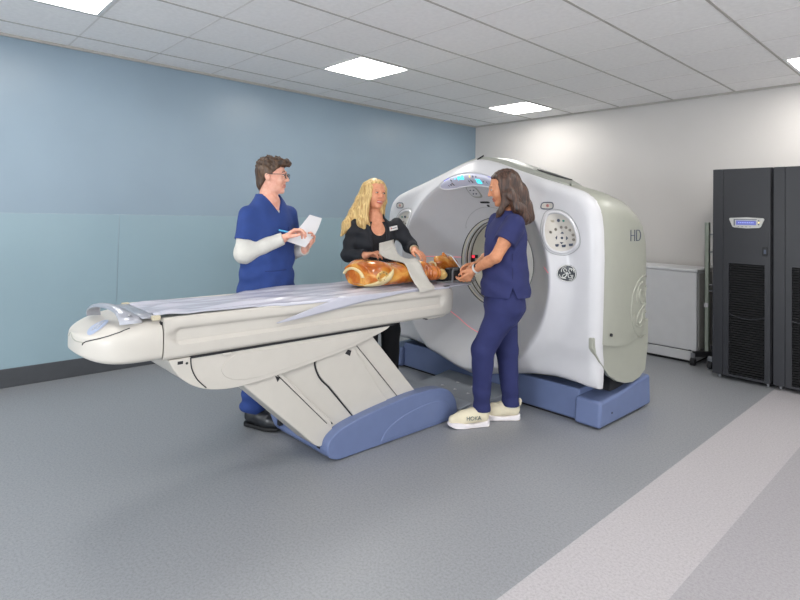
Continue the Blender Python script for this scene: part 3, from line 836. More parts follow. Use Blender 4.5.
# grey floor cover between table foot and scanner, with pedal plates
fc = thing('floor_cover', 'low grey plastic floor cover with foot pedals between the table foot and the scanner', 'floor cover', (TX, 3.2, 0))
mb = MB(); mb.prism([(2.91, .0), (3.50, .0), (3.50, .10), (3.38, .085), (3.12, .062), (2.94, .055), (2.91, .04)], 'x', TX-.30, TX+.36); mb.build('cover', M_laminate, fc, bevel=.012)
mb = MB(); mb.prism([(2.915, .056), (3.05, .070), (3.05, .078), (2.915, .064)], 'x', TX+.06, TX+.33); mb.build('pedal', mat('pedal_grey', (148, 154, 164), rough=.4), fc, bevel=.006)
for xx, yy in ((-.10, 3.2), (.03, 3.2), (.16, 3.2), (.27, 3.2), (-.05, 3.32), (.1, 3.32), (.24, 3.32)):
    z = .062+.023*(yy-3.12)/.26; mb = MB(); mb.prism([(TX+xx-.014, yy+.01), (TX+xx+.014, yy+.01), (TX+xx, yy-.014)], 'z', z, z+.004); mb.build('arrow_mark', M_white, fc, smooth=False)

# ---- head holder: grey tray with black foam cradle, cantilevered off the end
hh = thing('head_holder', 'black foam head holder on a grey tray at the scanner end of the table', 'head holder', (TX, 3.05, .88))
mb = MB(); rows = []
for k in range(15):
    s = k/14; y = 2.87+.47*s; w_ = .145-.045*s**2.5; z = .868 + .006*s
    rows.append([(TX+w_*math.cos(a), y, z+.052*(1-math.sin(a)**.8) if 0 < a < PI else z+.052) for a in [PI*j/12 for j in range(13)]])
mb.grid(rows); mb.build('tray', M_grey, hh, solid=.012)
mb = MB()
P = [(-.14, .900), (-.14, 1.010), (-.085, 1.015), (-.078, .965), (-.04, .935), (.04, .935), (.078, .965), (.085, 1.015), (.14, 1.010), (.14, .900)]
mb.prism([(TX+x, z) for x, z in P], 'y', 3.00, 3.26); mb.build('foam_cradle', M_black, hh, bevel=.012)
mb = MB(); mb.tube([(TX+.148, 3.02, .905), (TX+.148, 3.02, .99), (TX+.148, 3.03, 1.005), (TX+.148, 3.075, 1.005)], .009); mb.build('clip', M_metal, hh)

# ---- sheet of grey-lilac plastic lying on the tabletop
def sheet_mat():
    m = mat('plastic_sheet', (190, 190, 202), rough=.24, var=.04, scale=5, coat=.2, bump=.35, bscale=9)
    return m
M_sheet = sheet_mat()
rng = random.Random(5)
def sheet_pt(u, y):
    """u: across, -1 far edge .. 1 near edge, beyond 1 hangs"""
    x = u*.272; crease = .006*math.sin(13*u + 2.6*math.sin(1.9*y)) + .003*math.sin(31*u + 3*math.sin(3.1*y+1)) + .002*math.sin(17*y-7*u+2)
    r1 = u - .52 - .16*math.sin(1.7*y+.4); crease += .013*math.exp(-(r1/.07)**2)
    r2 = u + .10 - .2*math.sin(2.3*y+2); crease += .010*math.exp(-(r2/.09)**2)
    dip = -.012*max(0, 1-u*u)
    foot = math.exp(-((y-.98)/.10)**2); crease += .010*foot*math.sin(38*x+20*y)
    z = .9175 + dip + crease*(1-min(1, abs(u))**8*.8) - .006*max(0, abs(u)-.8)*5
    return (TX+x, y, z)
def flap_len(y):
    if y < 1.48 or y > 2.54: return 0.0
    t = (y-1.48)/.44
    if y < 1.92: return .092*(1-t)**.0*math.sin(min(1, t)*PI/2)**.1*(1-t*.35) if t > .02 else .092*t/.02
    return max(0, .060*(2.54-y)/.62)
mb = MB(); rows = []
ys_ = [.892 + (3.07-.892)*k/110 for k in range(111)]
for y in ys_:
    r_ = []
    ov_ = max(0, y-2.86); un = .80+.18*min(1, max(0, (y-1.38)/.16)); uf = -.66-.64*min(1, max(0, (y-1.45)/.35))
    for j in range(37):
        u = uf + (un-uf)*j/36
        p = sheet_pt(max(-1, u), y)
        x, yy, z = p
        if u < -1: x += (u+1)*.272*(.3+.8*math.exp(-((y-1.95)/.35)**2)); z = .915 + .006*math.sin(11*y) - .02*(-1-u)
        if ov_: z -= ov_**1.5*.35
        z = max(z, .9085)
        r_.append((x, yy, z))
    q_ = r_[-1]; t_ = (un-.8)/.18; r_ += [(q_[0]+.005, q_[1], q_[2]-.002), (q_[0]+.014, q_[1], q_[2]-.004-(.008*t_ if y < 2.84 else 0))]
    rows.append(r_)
mb.grid(rows)
sheet_rows = rows
top_o = mb.build('sheet', M_sheet, None, (TX, 1.9, .90), angle=80, solid=.003)
tag(top_o, 'crumpled grey-lilac plastic sheet spread along the patient table', 'sheet')
mb = MB(); rows = []
for k in range(41):
    t = k/40; y = 1.48+1.06*t
    zt = .921 if y > 1.92 else .905-.085*((1.92-y)/.44)**1.1 + .016*((y-1.48)/.44)
    zb = .816+.038*(y-1.48)/.44 if y < 1.92 else .854+.062*((y-1.92)/.62)**.8
    xs = TX+.272+.017+.006*math.sin(y*9)
    zt = max(zt, zb+.0015)
    rows.append([(xs + (-.014 if (zt > .918 and j == 0) else 0), y+.01*j/5, zt+(zb-zt)*j/5) for j in range(6)])
mb.grid(rows); mb.build('hanging_edge', M_sheet, top_o, solid=.002)

# ================================================================== equipment along the back wall
M_cabw = mat('powder_white', (206, 206, 208), rough=.5, var=.015)
M_cabs = mat('powder_grey', (168, 166, 162), rough=.5, var=.02)
cb = thing('power_cabinet', 'low white metal cabinet standing against the back wall right of the scanner', 'cabinet', (-2.25, 6.0, 0))
mb = MB(); mb.box((-2.62, 5.775, .125), (-1.94, 6.22, .895)); mb.build('body', M_cabw, cb, bevel=.014)
mb = MB(); mb.box((-2.62, 5.78, .025), (-1.945, 6.22, .118)); mb.build('plinth', M_cabw, cb, bevel=.008)
mb = MB(); mb.box((-2.60, 5.80, 0), (-1.965, 6.20, .13)); mb.build('recess', M_dark, cb, smooth=False)
mb = MB(); mb.box((-2.635, 5.765, .893), (-1.93, 6.225, .925)); mb.build('lid', M_cabw, cb, bevel=.012)
mb = MB(); mb.box((-1.942, 5.83, .14), (-1.934, 6.20, .88)); sp_ = mb.build('side_panel', M_cabs, cb, bevel=.003)
mb = MB(); mb.box((-1.936, 6.02, .68), (-1.928, 6.07, .76)); mb.build('socket', M_black, sp_, smooth=False)
for xx in (-2.55, -2.0):
    mb = MB(); mb.box((xx-.012, 5.772, .126), (xx+.012, 5.778, .134)); mb.build('latch', M_dark, cb, smooth=False)

# wheeled steel stand between white cabinet and black cabinets
M_galv = mat('galvanised', (168, 176, 164), rough=.4, metal=.55, var=.05)
st = thing('wheeled_stand', 'narrow steel channel post on black casters between the white cabinet and the black cabinets', 'stand', (-1.85, 5.92, 0))
for xx, yy in ((-1.875, 5.86), (-1.815, 5.99)):
    mb = MB(); mb.box((xx-.02, yy-.012, .10), (xx-.015, yy+.022, 1.385)); mb.box((xx-.02, yy-.012, .10), (xx+.02, yy-.007, 1.385)); mb.box((xx+.015, yy-.012, .10), (xx+.02, yy+.022, 1.385)); mb.build('post', M_galv, st, smooth=False)
for z in (.72, .78, 1.10, 1.27): mb = MB(); mb.cyl((-1.850, 5.842, z), (-1.822, 5.842, z), .007); mb.cyl((-1.85, 5.842, z), (-1.815, 5.99, z), .006); mb.build('spacer', M_metal, st)
mb = MB(); mb.box((-1.90, 5.842, .56), (-1.86, 5.848, .60)); mb.build('tag_plate', M_white, st, smooth=False)
mb = MB(); mb.hexa([(-1.965, 5.735, .085), (-1.94, 5.715, .085), (-1.765, 5.92, .085), (-1.79, 5.94, .085)], [(-1.965, 5.735, .135), (-1.94, 5.715, .135), (-1.765, 5.92, .135), (-1.79, 5.94, .135)]); mb.build('foot_bar', M_black, st, bevel=.004)
for xx, yy in ((-1.953, 5.725), (-1.80, 5.72)):
    f_ = MB().cyl((xx-.018, yy, .038), (xx+.018, yy, .038), .038, seg=20).build('caster', M_black, st)
    mb = MB(); mb.box((xx-.02, yy-.012, .06), (xx+.02, yy+.012, .12)); mb.build('fork', M_metal, f_, bevel=.003)

# two tall black equipment cabinets
M_rack = mat('rack_black', (46, 47, 52), rough=.38, var=.04, scale=3)
M_mesh = mat('rack_mesh', (24, 24, 26), rough=.6)
def rack(label, x0, x1, full):
    t = thing('equipment_cabinet', label, 'equipment cabinet', ((x0+x1)/2, 5.85, 0), 'black equipment cabinets')
    mb = MB(); mb.box((x0, 5.50, .045), (x1, 6.22, 1.872)); mb.build('body', M_rack, t, bevel=.004)
    for px in (x0+.04, x1-.04):
        for py in (5.54, 6.17): MB().cyl((px, py, 0), (px, py, .05), .016).build('leveling_foot', M_metal, t)
    # side strip and door
    xs_ = x0+.088
    mb = MB(); mb.box((x0+.002, 5.462, .035), (xs_-.003, 5.502, 1.868)); mb.build('filler_strip', M_rack, t, bevel=.004)
    mb = MB()
    vx0, vx1, vz0, vz1 = xs_+.045, x1-.048, .055, 1.03
    mb.box((xs_, 5.462, 1.03), (x1-.006, 5.502, 1.868)); mb.box((xs_, 5.462, .035), (vx0, 5.502, 1.03)); mb.box((vx1, 5.462, .035), (x1-.006, 5.502, 1.03)); mb.box((vx0, 5.462, .035), (vx1, 5.502, vz0))
    d = mb.build('door', M_rack, t, smooth=False)
    mb = MB(); mb.box((vx0-.01, 5.488, vz0), (vx1+.01, 5.50, vz1))
    n = 46
    for k in range(n):
        z = vz0+.012+(vz1-vz0-.02)*k/(n-1)
        mb.hexa([(vx0, 5.472, z-.003), (vx1, 5.472, z-.003), (vx1, 5.488, z+.003), (vx0, 5.488, z+.003)], [(vx0, 5.470, z+.002), (vx1, 5.470, z+.002), (vx1, 5.486, z+.008), (vx0, 5.486, z+.008)])
    mb.build('vent_grille', M_mesh, d, smooth=False)
    mb = MB(); mb.tube([(vx0+(vx1-vx0)*k/12, 5.464, .585-.03*math.sin(PI*k/12)) for k in range(13)], .005); mb.build('grille_bar', M_rack, d)
    mb = MB(); mb.box((x1-.062, 5.452, 1.11), (x1-.024, 5.466, 1.185)); h_ = mb.build('door_latch', M_black, d, bevel=.006)
    mb = MB(); mb.box((x1-.052, 5.448, 1.13), (x1-.034, 5.453, 1.165)); mb.build('latch_key', M_metal if False else M_icon, h_, bevel=.002)
    if full:
        cx = (xs_+x1)/2-.0; zc = 1.392
        P = [(-.128, .040), (0, .047), (.128, .040), (.134, .03), (.108, -.036), (.095, -.044), (0, -.050), (-.095, -.044), (-.108, -.036), (-.134, .03)]
        mb = MB(); mb.prism([(cx+x, zc+z) for x, z in P], 'y', 5.448, 5.464); dm = mb.build('display', mat('bezel_pale', (200, 200, 196), rough=.4), t, bevel=.004)
        mb = MB(); mb.prism([(cx-.078, zc-.020), (cx+.074, zc-.020), (cx+.074, zc+.018), (cx-.078, zc+.018)], 'y', 5.4455, 5.449); mb.build('screen', emis('screen_blue', (92, 98, 166), .55), dm, smooth=False)
        mb = MB()
        for k in range(9): mb.box((cx-.06+.0135*k, 5.4448, zc-.004), (cx-.052+.0135*k, 5.4456, zc+.004))
        mb.build('screen_text', emis('screen_text', (150, 160, 215), .7), dm, smooth=False)
        mb = MB(); mb.box((cx-.096, 5.4455, zc-.028), (cx-.088, 5.449, zc+.026)); mb.box((cx-.096, 5.4455, zc+.024), (cx+.08, 5.449, zc+.030)); mb.build('screen_edge', M_icon, dm, smooth=False)
        for k in range(4): MB().box((cx-.065+.03*k, 5.445, zc-.037), (cx-.055+.03*k, 5.449, zc-.033)).build('key', M_icon, dm, smooth=False)
        for k, m in enumerate((M_icon, M_amber, M_icon)): MB().cyl((cx+.094, 5.4495, zc+.018-.016*k), (cx+.094, 5.445, zc+.018-.016*k), .0055, seg=10).build('key', m, dm)
    return t
rack('tall black equipment cabinet with a small blue screen, beside the steel stand', -1.705, -1.252, True)
rack('tall black equipment cabinet cut off by the right edge of the photo, no screen', -1.240, -.52, False)
# ================================================================== people
def nrm(v): v = np.array(v, float); return v/np.linalg.norm(v)
class Fr:
    def __init__(s, B, F):
        s.B = np.array((B[0], B[1], 0.0)); F = np.array(F, float); F /= np.linalg.norm(F)
        s.f = np.array((F[0], F[1], 0)); s.l = np.array((-F[1], F[0], 0)); s.u = np.array((0, 0, 1.0)); s.ax = (s.f, s.l, s.u)
    def p(s, f, l, z): return s.B + s.f*f + s.l*l + s.u*z
    def v(s, f, l, z): return nrm(s.f*f + s.l*l + s.u*z)
class Head:
    """local frame of a head: forward, left, up, centre"""
    def __init__(s, c, fwd, up=(0, 0, 1), k=1.0):
        s.c = np.array(c, float); s.f = nrm(fwd); s.l = nrm(np.cross(up, s.f)); s.u = np.cross(s.f, s.l); s.k = k
        s.M = np.stack([s.f, s.l, s.u], 1).astype(np.float32)
    def q(s, P): return ((P - A3(s.c)) @ s.M)/s.k
    def w(s, f, l, u): return s.c + (s.f*f + s.l*l + s.u*u)*s.k
    def sdf(s, P, male=False):
        q = s.q(P)
        d = ell(q, (-.014, 0, .032), (.097, .077, .086))
        d = smin(d, ell(q, (.024, 0, -.020), (.068, .061, .088)), .03)
        d = smin(d, ell(q, (.034, 0, -.068), (.050, .050 if male else .044, .040)), .025)
        d = smin(d, ell(q, (.076, 0, -.098), (.016, .020, .015)), .022)
        for y in (-1, 1):
            d = smin(d, ell(q, (.060, y*.036, -.028), (.028, .026, .030)), .02)
            d = smax(d, -ell(q, (.104, y*.031, .010), (.022, .019, .012)), .010)
            d = smin(d, ell(q, (.0815, y*.031, .009), (.0125, .0135, .0115)), .003)
            d = smin(d, ell(q, (-.004, y*.078, -.004), (.018, .008, .031), ((.95, .0, .3), (0, 1, 0), (-.3, 0, .95))), .006)
        d = smin(d, cone(q, (.086, -.03, .030), (.086, .03, .030), .009, .009), .014)
        d = smin(d, cone(q, (.090, 0, .018), (.110, 0, -.020), .0085, .0115), .010)
        for y in (-1, 1): d = smin(d, ell(q, (.100, y*.012, -.024), (.010, .008, .008)), .006)
        d = smin(d, ell(q, (.0905, 0, -.0545), (.010, .024, .0065)), .006)
        d = smin(d, ell(q, (.0895, 0, -.0665), (.010, .021, .0075)), .006)
        d = smax(d, -ell(q, (.104, 0, -.0605), (.012, .024, .0022)), .004)
        return d*s.k
    def lip(s, c):
        q = s.q(c)
        return (q[:, 0] > .083) & (np.abs(q[:, 1]) < .024) & (q[:, 2] < -.050) & (q[:, 2] > -.073)
def rot(v, ax, a):
    v, ax = np.array(v), nrm(ax); return v*math.cos(a) + np.cross(ax, v)*math.sin(a) + ax*(ax@v)*(1-math.cos(a))
def hand(P, w, d, n, th, curl=(.5, .5, .5, .55), k=1.0, thumb=(.5, .5, .3), spread=.05):
    """w wrist, d along the hand, n palm normal, th: unit vector to the thumb side"""
    d, n = nrm(d), nrm(n); n = nrm(n - d*(n@d)); th = np.cross(d, n)*(1 if np.cross(d, n)@np.array(th) > 0 else -1)
    r = cone(P, w - d*.02*k, w + d*.03*k, .022*k, .020*k)
    roots = []
    for i in range(4):
        kn = w + (d*(.088, .092, .088, .080)[i] + th*(.031, .0105, -.0095, -.028)[i])*k
        roots.append(kn)
        r = smin(r, cone(P, w + (d*.02 + th*(.016, .006, -.006, -.014)[i])*k, kn, .0125*k, .0105*k), .010*k)
    ax = np.cross(d, n)
    for i, kn in enumerate(roots):
        dd = nrm(d + th*(spread*(1.5 - i)))
        a = kn; fl = (.95, 1.06, 1.0, .80)[i]*k; ang = 0; c_ = None
        for j, L_ in enumerate((.042, .026, .021)):
            ang += curl[i]*(.9, 1.1, .8)[j]
            b = a + rot(dd, ax, ang)*L_*fl
            s_ = cone(P, a, b, (.0092, .0082, .0074)[j]*k, (.0082, .0074, .0064)[j]*k)
            c_ = s_ if c_ is None else smin(c_, s_, .002); a = b
        r = smin(r, c_, .0045)
    t0 = w + (d*.022 + th*.020 + n*.006)*k; t1 = t0 + nrm(d*thumb[0] + th*thumb[1] + n*thumb[2])*.040*k
    t2 = t1 + nrm(d*(thumb[0]+.35) + th*(thumb[1]*.35) + n*thumb[2])*.032*k; t3 = t2 + nrm(d*(thumb[0]+.5) + n*thumb[2]*.9 + th*thumb[1]*.1)*.024*k
    r = smin(r, chain(P, (t0, t1, t2, t3), (.014*k, .0115*k, .0098*k, .0078*k), .003), .008)
    return r
def shoe_fns(fr_o, d, u=(0, 0, 1), L=.285, h0=.022, heel=.0):
    """heel position fr_o on the floor, toe direction d: returns upper, sole"""
    d = nrm(d); s = np.cross(u, d); o = np.array(fr_o, float)
    def W(a, b, z): return o + d*a + s*b + np.array((0, 0, z))
    def upper(P):
        r = chain(P, (W(.045, 0, .062), W(.12, 0, .060), W(.19, 0, .046), W(L-.045, .004, .040)), (.038, .040, .040, .030), .03)
        r = smin(r, cone(P, W(.050, 0, .06), W(.048, 0, .105), .038, .036), .02)
        return smax(r, -half(P, W(0, 0, h0*.7), (0, 0, 1)), .006)
    def sole(P):
        q = P - A3(o); a, b, z = q @ A3(d), q @ A3(s), q[:, 2]
        c = np.stack([a, b, a*0], 1).astype(np.float32)
        r = chain(c, ((.042, 0, 0), (.12, .0, 0), (.19, .003, 0), (L-.05, .006, 0)), (.042, .039, .047, .043), .03)
        top = h0 + .006*np.cos(a*26)*(h0 > .03)
        return smax(smax(r, z-top, .006), .003+.35*np.maximum(a-L+.06, 0) - z, .004)
    return upper, sole, W

def skin(name, rgb, rgb2): return mat(name, rgb, rough=.5, var=.05, scale=40, rgb2=rgb2, sss=.12)
def hairmat(name, a, b, c=None):
    m = bpy.data.materials.new(name); m.use_nodes = True
    nt = m.node_tree; bs = nt.nodes['Principled BSDF']
    tc = nt.nodes.new('ShaderNodeTexCoord'); mp = nt.nodes.new('ShaderNodeMapping'); mp.inputs['Scale'].default_value = (95, 95, 7)
    nz = nt.nodes.new('ShaderNodeTexNoise'); nz.inputs['Scale'].default_value = 1.0; nz.inputs['Detail'].default_value = 3; nz.inputs['Distortion'].default_value = .6
    nt.links.new(tc.outputs['Object'], mp.inputs['Vector']); nt.links.new(mp.outputs['Vector'], nz.inputs['Vector'])
    cr = nt.nodes.new('ShaderNodeValToRGB'); e = cr.color_ramp.elements
    e[0].position = .34; e[1].position = .68; e[0].color = lin(*a); e[1].color = lin(*b)
    nt.links.new(nz.outputs['Fac'], cr.inputs['Fac']); nt.links.new(cr.outputs['Color'], bs.inputs['Base Color'])
    bs.inputs['Roughness'].default_value = .42
    bp = nt.nodes.new('ShaderNodeBump'); bp.inputs['Strength'].default_value = .3; bp.inputs['Distance'].default_value = .004
    nt.links.new(nz.outputs['Fac'], bp.inputs['Height']); nt.links.new(bp.outputs['Normal'], bs.inputs['Normal'])
    return m
def cloth(name, rgb, rough=.85, bump=.15): 
    m = mat(name, rgb, rough=rough, var=.06, scale=14, bump=bump, bscale=500); return m
def strands(P, q, amp, f=1.0):
    return amp*(np.sin(q[:, 1]*260*f + 6*np.sin(q[:, 2]*14)) * .5 + np.sin(q[:, 0]*230*f + 5*np.sin(q[:, 2]*17 + 1)) * .5)
M_eyew = mat('eye_white', (236, 232, 226), rough=.25); M_iris = mat('iris_dark', (52, 40, 34), rough=.2)
def eyes(H, par, brow_mat, brow=.0048):
    for y in (-1, 1):
        mb = MB(); mb.sphere((0, 0, 0), 1, 14, 8)
        M = Matrix([[H.f[i]*.0085, H.l[i]*.0115, H.u[i]*.0062, H.w(.0865, y*.031, .009)[i]] for i in range(3)] + [[0, 0, 0, 1]])
        bmesh.ops.transform(mb.bm, matrix=M, verts=mb.bm.verts); e = mb.build('eye', M_eyew, par)
        mb = MB(); mb.sphere(H.w(.0925, y*.031, .009), .0052, 10, 6); mb.build('iris', M_iris, e)
        mb = MB(); mb.tube([H.w(.088, y*.013, .030), H.w(.092, y*.028, .034), H.w(.083, y*.048, .028)], [brow*.8, brow, brow*.5], 6); mb.build('eyebrow', brow_mat, par)
        mb = MB(); mb.tube([H.w(.090, y*.019, .0125), H.w(.0945, y*.030, .0165), H.w(.088, y*.044, .0125)], .0017, 5); mb.build('eyelash', M_iris, e)

def torso_skin(fr, st, P): return loft(P, fr.ax, fr.B, st)

# ---------------------------------------------------------------- the man in royal-blue scrubs
def build_man():
    fr = Fr((-3.268, 1.844), (.965, .261)); p = fr.p
    H = Head(p(.006, .004, 1.636), (.72, .69, -.03), k=1.0)
    sR, eR, wR = p(-.012, -.178, 1.375), p(.0, -.208, 1.130), p(.190, -.060, 1.230)
    sL, eL, wL = p(.01, .178, 1.385), p(-.01, .225, 1.120), p(.150, .190, 1.150)
    TORSO = [(.86, 0, 0, .105, .165), (1.0, 0, 0, .10, .155), (1.15, .0, 0, .105, .16), (1.3, .0, 0, .108, .175), (1.39, -.005, 0, .088, .165), (1.45, -.005, 0, .062, .11), (1.49, -.005, 0, .05, .06)]
    hipR, hipL = p(0, -.085, .88), p(0, .09, .88); knR, knL = p(.035, -.07, .49), p(-.10, .15, .49); anR, anL = p(-.035, -.070, .09), p(-.24, .20, .09)
    hdR = fr.v(.55, .50, .50); hnR = fr.v(.55, .1, -.75)
    hdL = fr.v(.45, .05, .75); hnL = fr.v(.1, -.95, .1)
    def body(P):
        d = H.sdf(P, True)
        d = smin(d, cone(P, H.w(-.018, 0, -.075), p(-.012, 0, 1.47), .053, .066), .025)
        d = smin(d, loft(P, fr.ax, fr.B, TORSO), .03)
        for h, k_, a in ((hipR, knR, anR), (hipL, knL, anL)): d = smin(d, chain(P, (h, k_, a), (.080, .055, .040), .02), .03)
        for s, e, w in ((sR, eR, wR), (sL, eL, wL)): d = smin(d, chain(P, (s, e, w), (.052, .042, .028), .015), .025)
        d = smin(d, hand(P, wR, hdR, hnR, fr.v(.3, -.2, .9), (.62, .68, .72, .75), 1.0, (.7, .35, .5)), .008)
        d = smin(d, hand(P, wL, hdL, hnL, fr.v(.9, 0, -.2), (.55, .6, .62, .65), 1.0, (.7, .5, .5)), .008)
        return d
    B0 = fr.B
    M_sk, M_lip = skin('skin_fair', (222, 160, 138), (232, 178, 156)), mat('lip_fair', (204, 134, 120), rough=.45)
    me = sdf_obj('person', body, B0+(-.45, -.45, 0), B0+(.45, .5, 1.80), .0042, [M_sk, M_lip], None, tuple(B0), lambda c: H.lip(c))
    tag(me, 'man in royal-blue scrubs over white long sleeves, wearing glasses and writing on papers', 'person')
    # undershirt: long white sleeves and the bit at the neck
    M_wh = cloth('undershirt_white', (204, 201, 194))
    def under(P):
        w_ = wob(P, 30)*.0035
        d = smax(chain(P, (sR, eR, wR), (.048, .060, .040), .03), half(P, wR - nrm(wR-eR)*.002, wR-eR), .004)
        d2 = smax(chain(P, (sL, eL, wL), (.048, .058, .040), .03), half(P, wL - nrm(wL-eL)*.002, wL-eL), .004)
        t = loft(P, fr.ax, fr.B, [(h, a, b, c+.006, e+.006) for h, a, b, c, e in TORSO])
        n = cone(P, p(.03, 0, 1.56), p(.02, 0, 1.43), .075, .060)
        t = smax(smax(t, -n, .008), -half(P, p(0, 0, 1.0), (0, 0, 1)), .01)
        return np.minimum(np.minimum(d, d2) + w_, t)
    sdf_obj('undershirt', under, B0+(-.35, -.40, .95), B0+(.42, .45, 1.52), .005, M_wh, me)
    M_sc = cloth('scrubs_royal', (42, 66, 128))
    ST = [(.80, -.004, 0, .148, .212), (.90, -.004, 0, .146, .206), (1.02, -.004, 0, .136, .196), (1.15, 0, 0, .132, .194), (1.28, 0, 0, .130, .196), (1.36, -.004, 0, .114, .190), (1.42, -.010, 0, .092, .166), (1.465, -.014, 0, .078, .124), (1.515, -.018, 0, .066, .08)]
    def top(P):
        d = loft(P, fr.ax, fr.B, ST, 2.2)
        for s, e in ((sR, eR), (sL, eL)):
            ax_ = nrm(e-s); hem = s + (e-s)*.64
            c = smax(cone(P, s - ax_*.0, s + (e-s)*.8, .056, .077), half(P, hem, ax_), .004)
            d = smin(d, c, .045)
        q = P - A3(fr.B); qf, ql, z = q @ A3(fr.f), q @ A3(fr.l), q[:, 2]
        d = d + wob(P, 21, 1)*.0055 + .0035*np.sin(z*62 + 5*ql + 2*np.sin(ql*20))*np.clip((1.18-z)*6, 0, 1)
        v = np.maximum(np.abs(ql) - np.clip((z-1.388)*.62, 0, .075), -(qf+.0))       # V neck
        d = smax(d, -np.maximum(v, -(z-1.385)), .004)
        d = smax(d, -cone(P, H.w(-.03, 0, -.07), p(-.005, 0, 1.50), .060, .066), .006)
        d = smax(d, .83 - z, .004)
        return d
    to = sdf_obj('scrub_top', top, B0+(-.35, -.40, .80), B0+(.35, .42, 1.56), .005, M_sc, me)
    # neckband, pocket
    def onfront(l, z, off=.003):
        a = [x for x in ST]; 
        for s0, s1 in zip(a, a[1:]):
            if s0[0] <= z <= s1[0]:
                t = (z-s0[0])/(s1[0]-s0[0]); cf = s0[1]+(s1[1]-s0[1])*t; af = s0[3]+(s1[3]-s0[3])*t; bl = s0[4]+(s1[4]-s0[4])*t
                return p(cf + af*(1-min(.98, abs(l)/bl)**2.2)**(1/2.2) + off, l, z)
    M_sd = cloth('scrubs_royal_trim', (32, 52, 108))
    mb = MB(); mb.tube([onfront(l, z, .004) for l, z in ((-.13, 1.02), (-.07, 1.018), (0, 1.02), (.03, 1.022))], .0035, 6); mb.build('pocket_edge', M_sd, to)
    mb = MB(); mb.tube([onfront(.055, z, .003) for z in (1.30, 1.26, 1.22)], .003, 6); mb.build('pocket_edge', M_sd, to)
    def trou(P):
        d = loft(P, fr.ax, fr.B, [(.82, 0, 0, .125, .19), (.95, 0, 0, .12, .178), (1.02, 0, 0, .115, .17)])
        for h, k_, a in ((hipR, knR, anR), (hipL, knL, anL)): d = smin(d, chain(P, (h, k_, a), (.108, .090, .082), .02), .03)
        z = P[:, 2]; d = d + wob(P, 24, 3)*.006 + .007*np.sin(z*75 + 8*P[:, 1])*np.clip((.35-z)*5, 0, 1)
        return smax(d, .100 + .012*np.sin(P[:, 1]*20) - z, .006)
    sdf_obj('trousers', trou, B0+(-.36, -.28, .05), B0+(.22, .3, 1.0), .0065, M_sc, me)
    M_shoe = mat('shoe_black', (38, 40, 44), rough=.35, var=.1, scale=30, coat=.2); M_sole = mat('sole_black', (24, 24, 26), rough=.6)
    for hl, d in ((p(-.088, -.080, 0), fr.v(.988, .147, 0)), (p(-.30, .190, 0), fr.v(.93, .36, 0))):
        up_, so, W = shoe_fns(hl, d, L=.30, h0=.026)
        def up(P, up_=up_): return up_(P*A3((1, 1, .88)))
        lo = np.minimum(hl, hl+nrm(d)*.3) - (.08, .08, 0); hi = np.maximum(hl, hl+nrm(d)*.3) + (.08, .08, .16)
        s_ = sdf_obj('shoe', up, lo, hi, .004, M_shoe, me)
        sdf_obj('sole', so, lo - (0, 0, .01), hi, .004, M_sole, s_)
        mb = MB()
        for a in (.105, .13, .155, .178): mb.tube([W(a, -.02, .094-.33*(a-.09)), W(a, 0, .106-.33*(a-.09)), W(a, .02, .094-.33*(a-.09))], .003, 5)
        mb.build('laces', M_sole, s_)
    # hair: short sides, tousled longer top swept forward
    M_h = hairmat('hair_dark_brown', (44, 32, 26), (96, 70, 48))
    def hair(P):
        q = H.q(P)
        d = smin(ell(q, (-.012, 0, .036), (.100, .086, .094)), ell(q, (-.052, 0, -.045), (.046, .062, .062)), .03)
        cut = np.maximum(q[:, 0]*1.0 - .028 - .9*np.maximum(q[:, 2]-.02, 0), -(q[:, 2] + .108 - 1.45*np.clip(q[:, 0]+.075, 0, .08)))
        d = smax(d, cut, .010)
        t = ell(q, (.002, 0, .092), (.090, .074, .040))
        t = smin(t, ell(q, (.080, -.02, .094), (.034, .040, .026)), .02); t = smin(t, ell(q, (.088, .025, .096), (.032, .030, .020)), .02)
        d = smin(d, t, .02)
        tz = np.clip((q[:, 2]-.03)*20, 0, 1)
        d = d + wob(q, 95, 2)*.012*tz + strands(P, q, .0016)
        return d*H.k
    sdf_obj('hair', hair, H.c-(.17, .17, .14), H.c+(.17, .17, .18), .0038, M_h, me)
    eyes(H, me, M_h)
    # glasses
    M_gl = mat('glasses_frame', (62, 52, 50), rough=.3); M_len = mat('glasses_lens', (240, 246, 250), rough=.02, trans=1.0, ior=1.02)
    g = MB()
    for y in (-1, 1):
        g.tube([H.w(.108-.012*abs(x)*12*abs(x), y*.033 + x, .006 + z) for x, z in [(.024*math.copysign(abs(math.cos(a))**.6, math.cos(a)), .017*math.copysign(abs(math.sin(a))**.6, math.sin(a))) for a in [2*PI*k/24 for k in range(24)]]], .0018, 6, True)
        g.tube([H.w(.103, y*.057, .014), H.w(.085, y*.074, .014), H.w(.0, y*.084, .012), H.w(-.012, y*.084, .0)], .0022, 6)
    g.tube([H.w(.110, -.010, .010), H.w(.114, 0, .013), H.w(.110, .010, .010)], .0027, 6)
    go = g.build('glasses', M_gl, me)
    for y in (-1, 1):
        mb = MB(); mb.grid([[H.w(.1075, y*.033 + s*.022*math.copysign(abs(math.cos(2*PI*k/20))**.6, math.cos(2*PI*k/20)), .006 + s*.0155*math.copysign(abs(math.sin(2*PI*k/20))**.6, math.sin(2*PI*k/20))) for k in range(20)] for s in (.05, 1)], True, cap0=True); mb.build('lens', M_len, go, solid=.001)
    # papers and pen he holds
    M_pap = mat('paper_white', (236, 236, 238), rough=.7, var=.01)
    P0, P1, P2, P3 = [np.array(x) for x in ((-3.090, 1.878, 1.212), (-3.092, 2.048, 1.383), (-3.120, 2.165, 1.360), (-3.100, 2.024, 1.168))]
    n_ = nrm(np.cross(P1-P0, P3-P0)); n_ = n_ if n_[0] > 0 else -n_
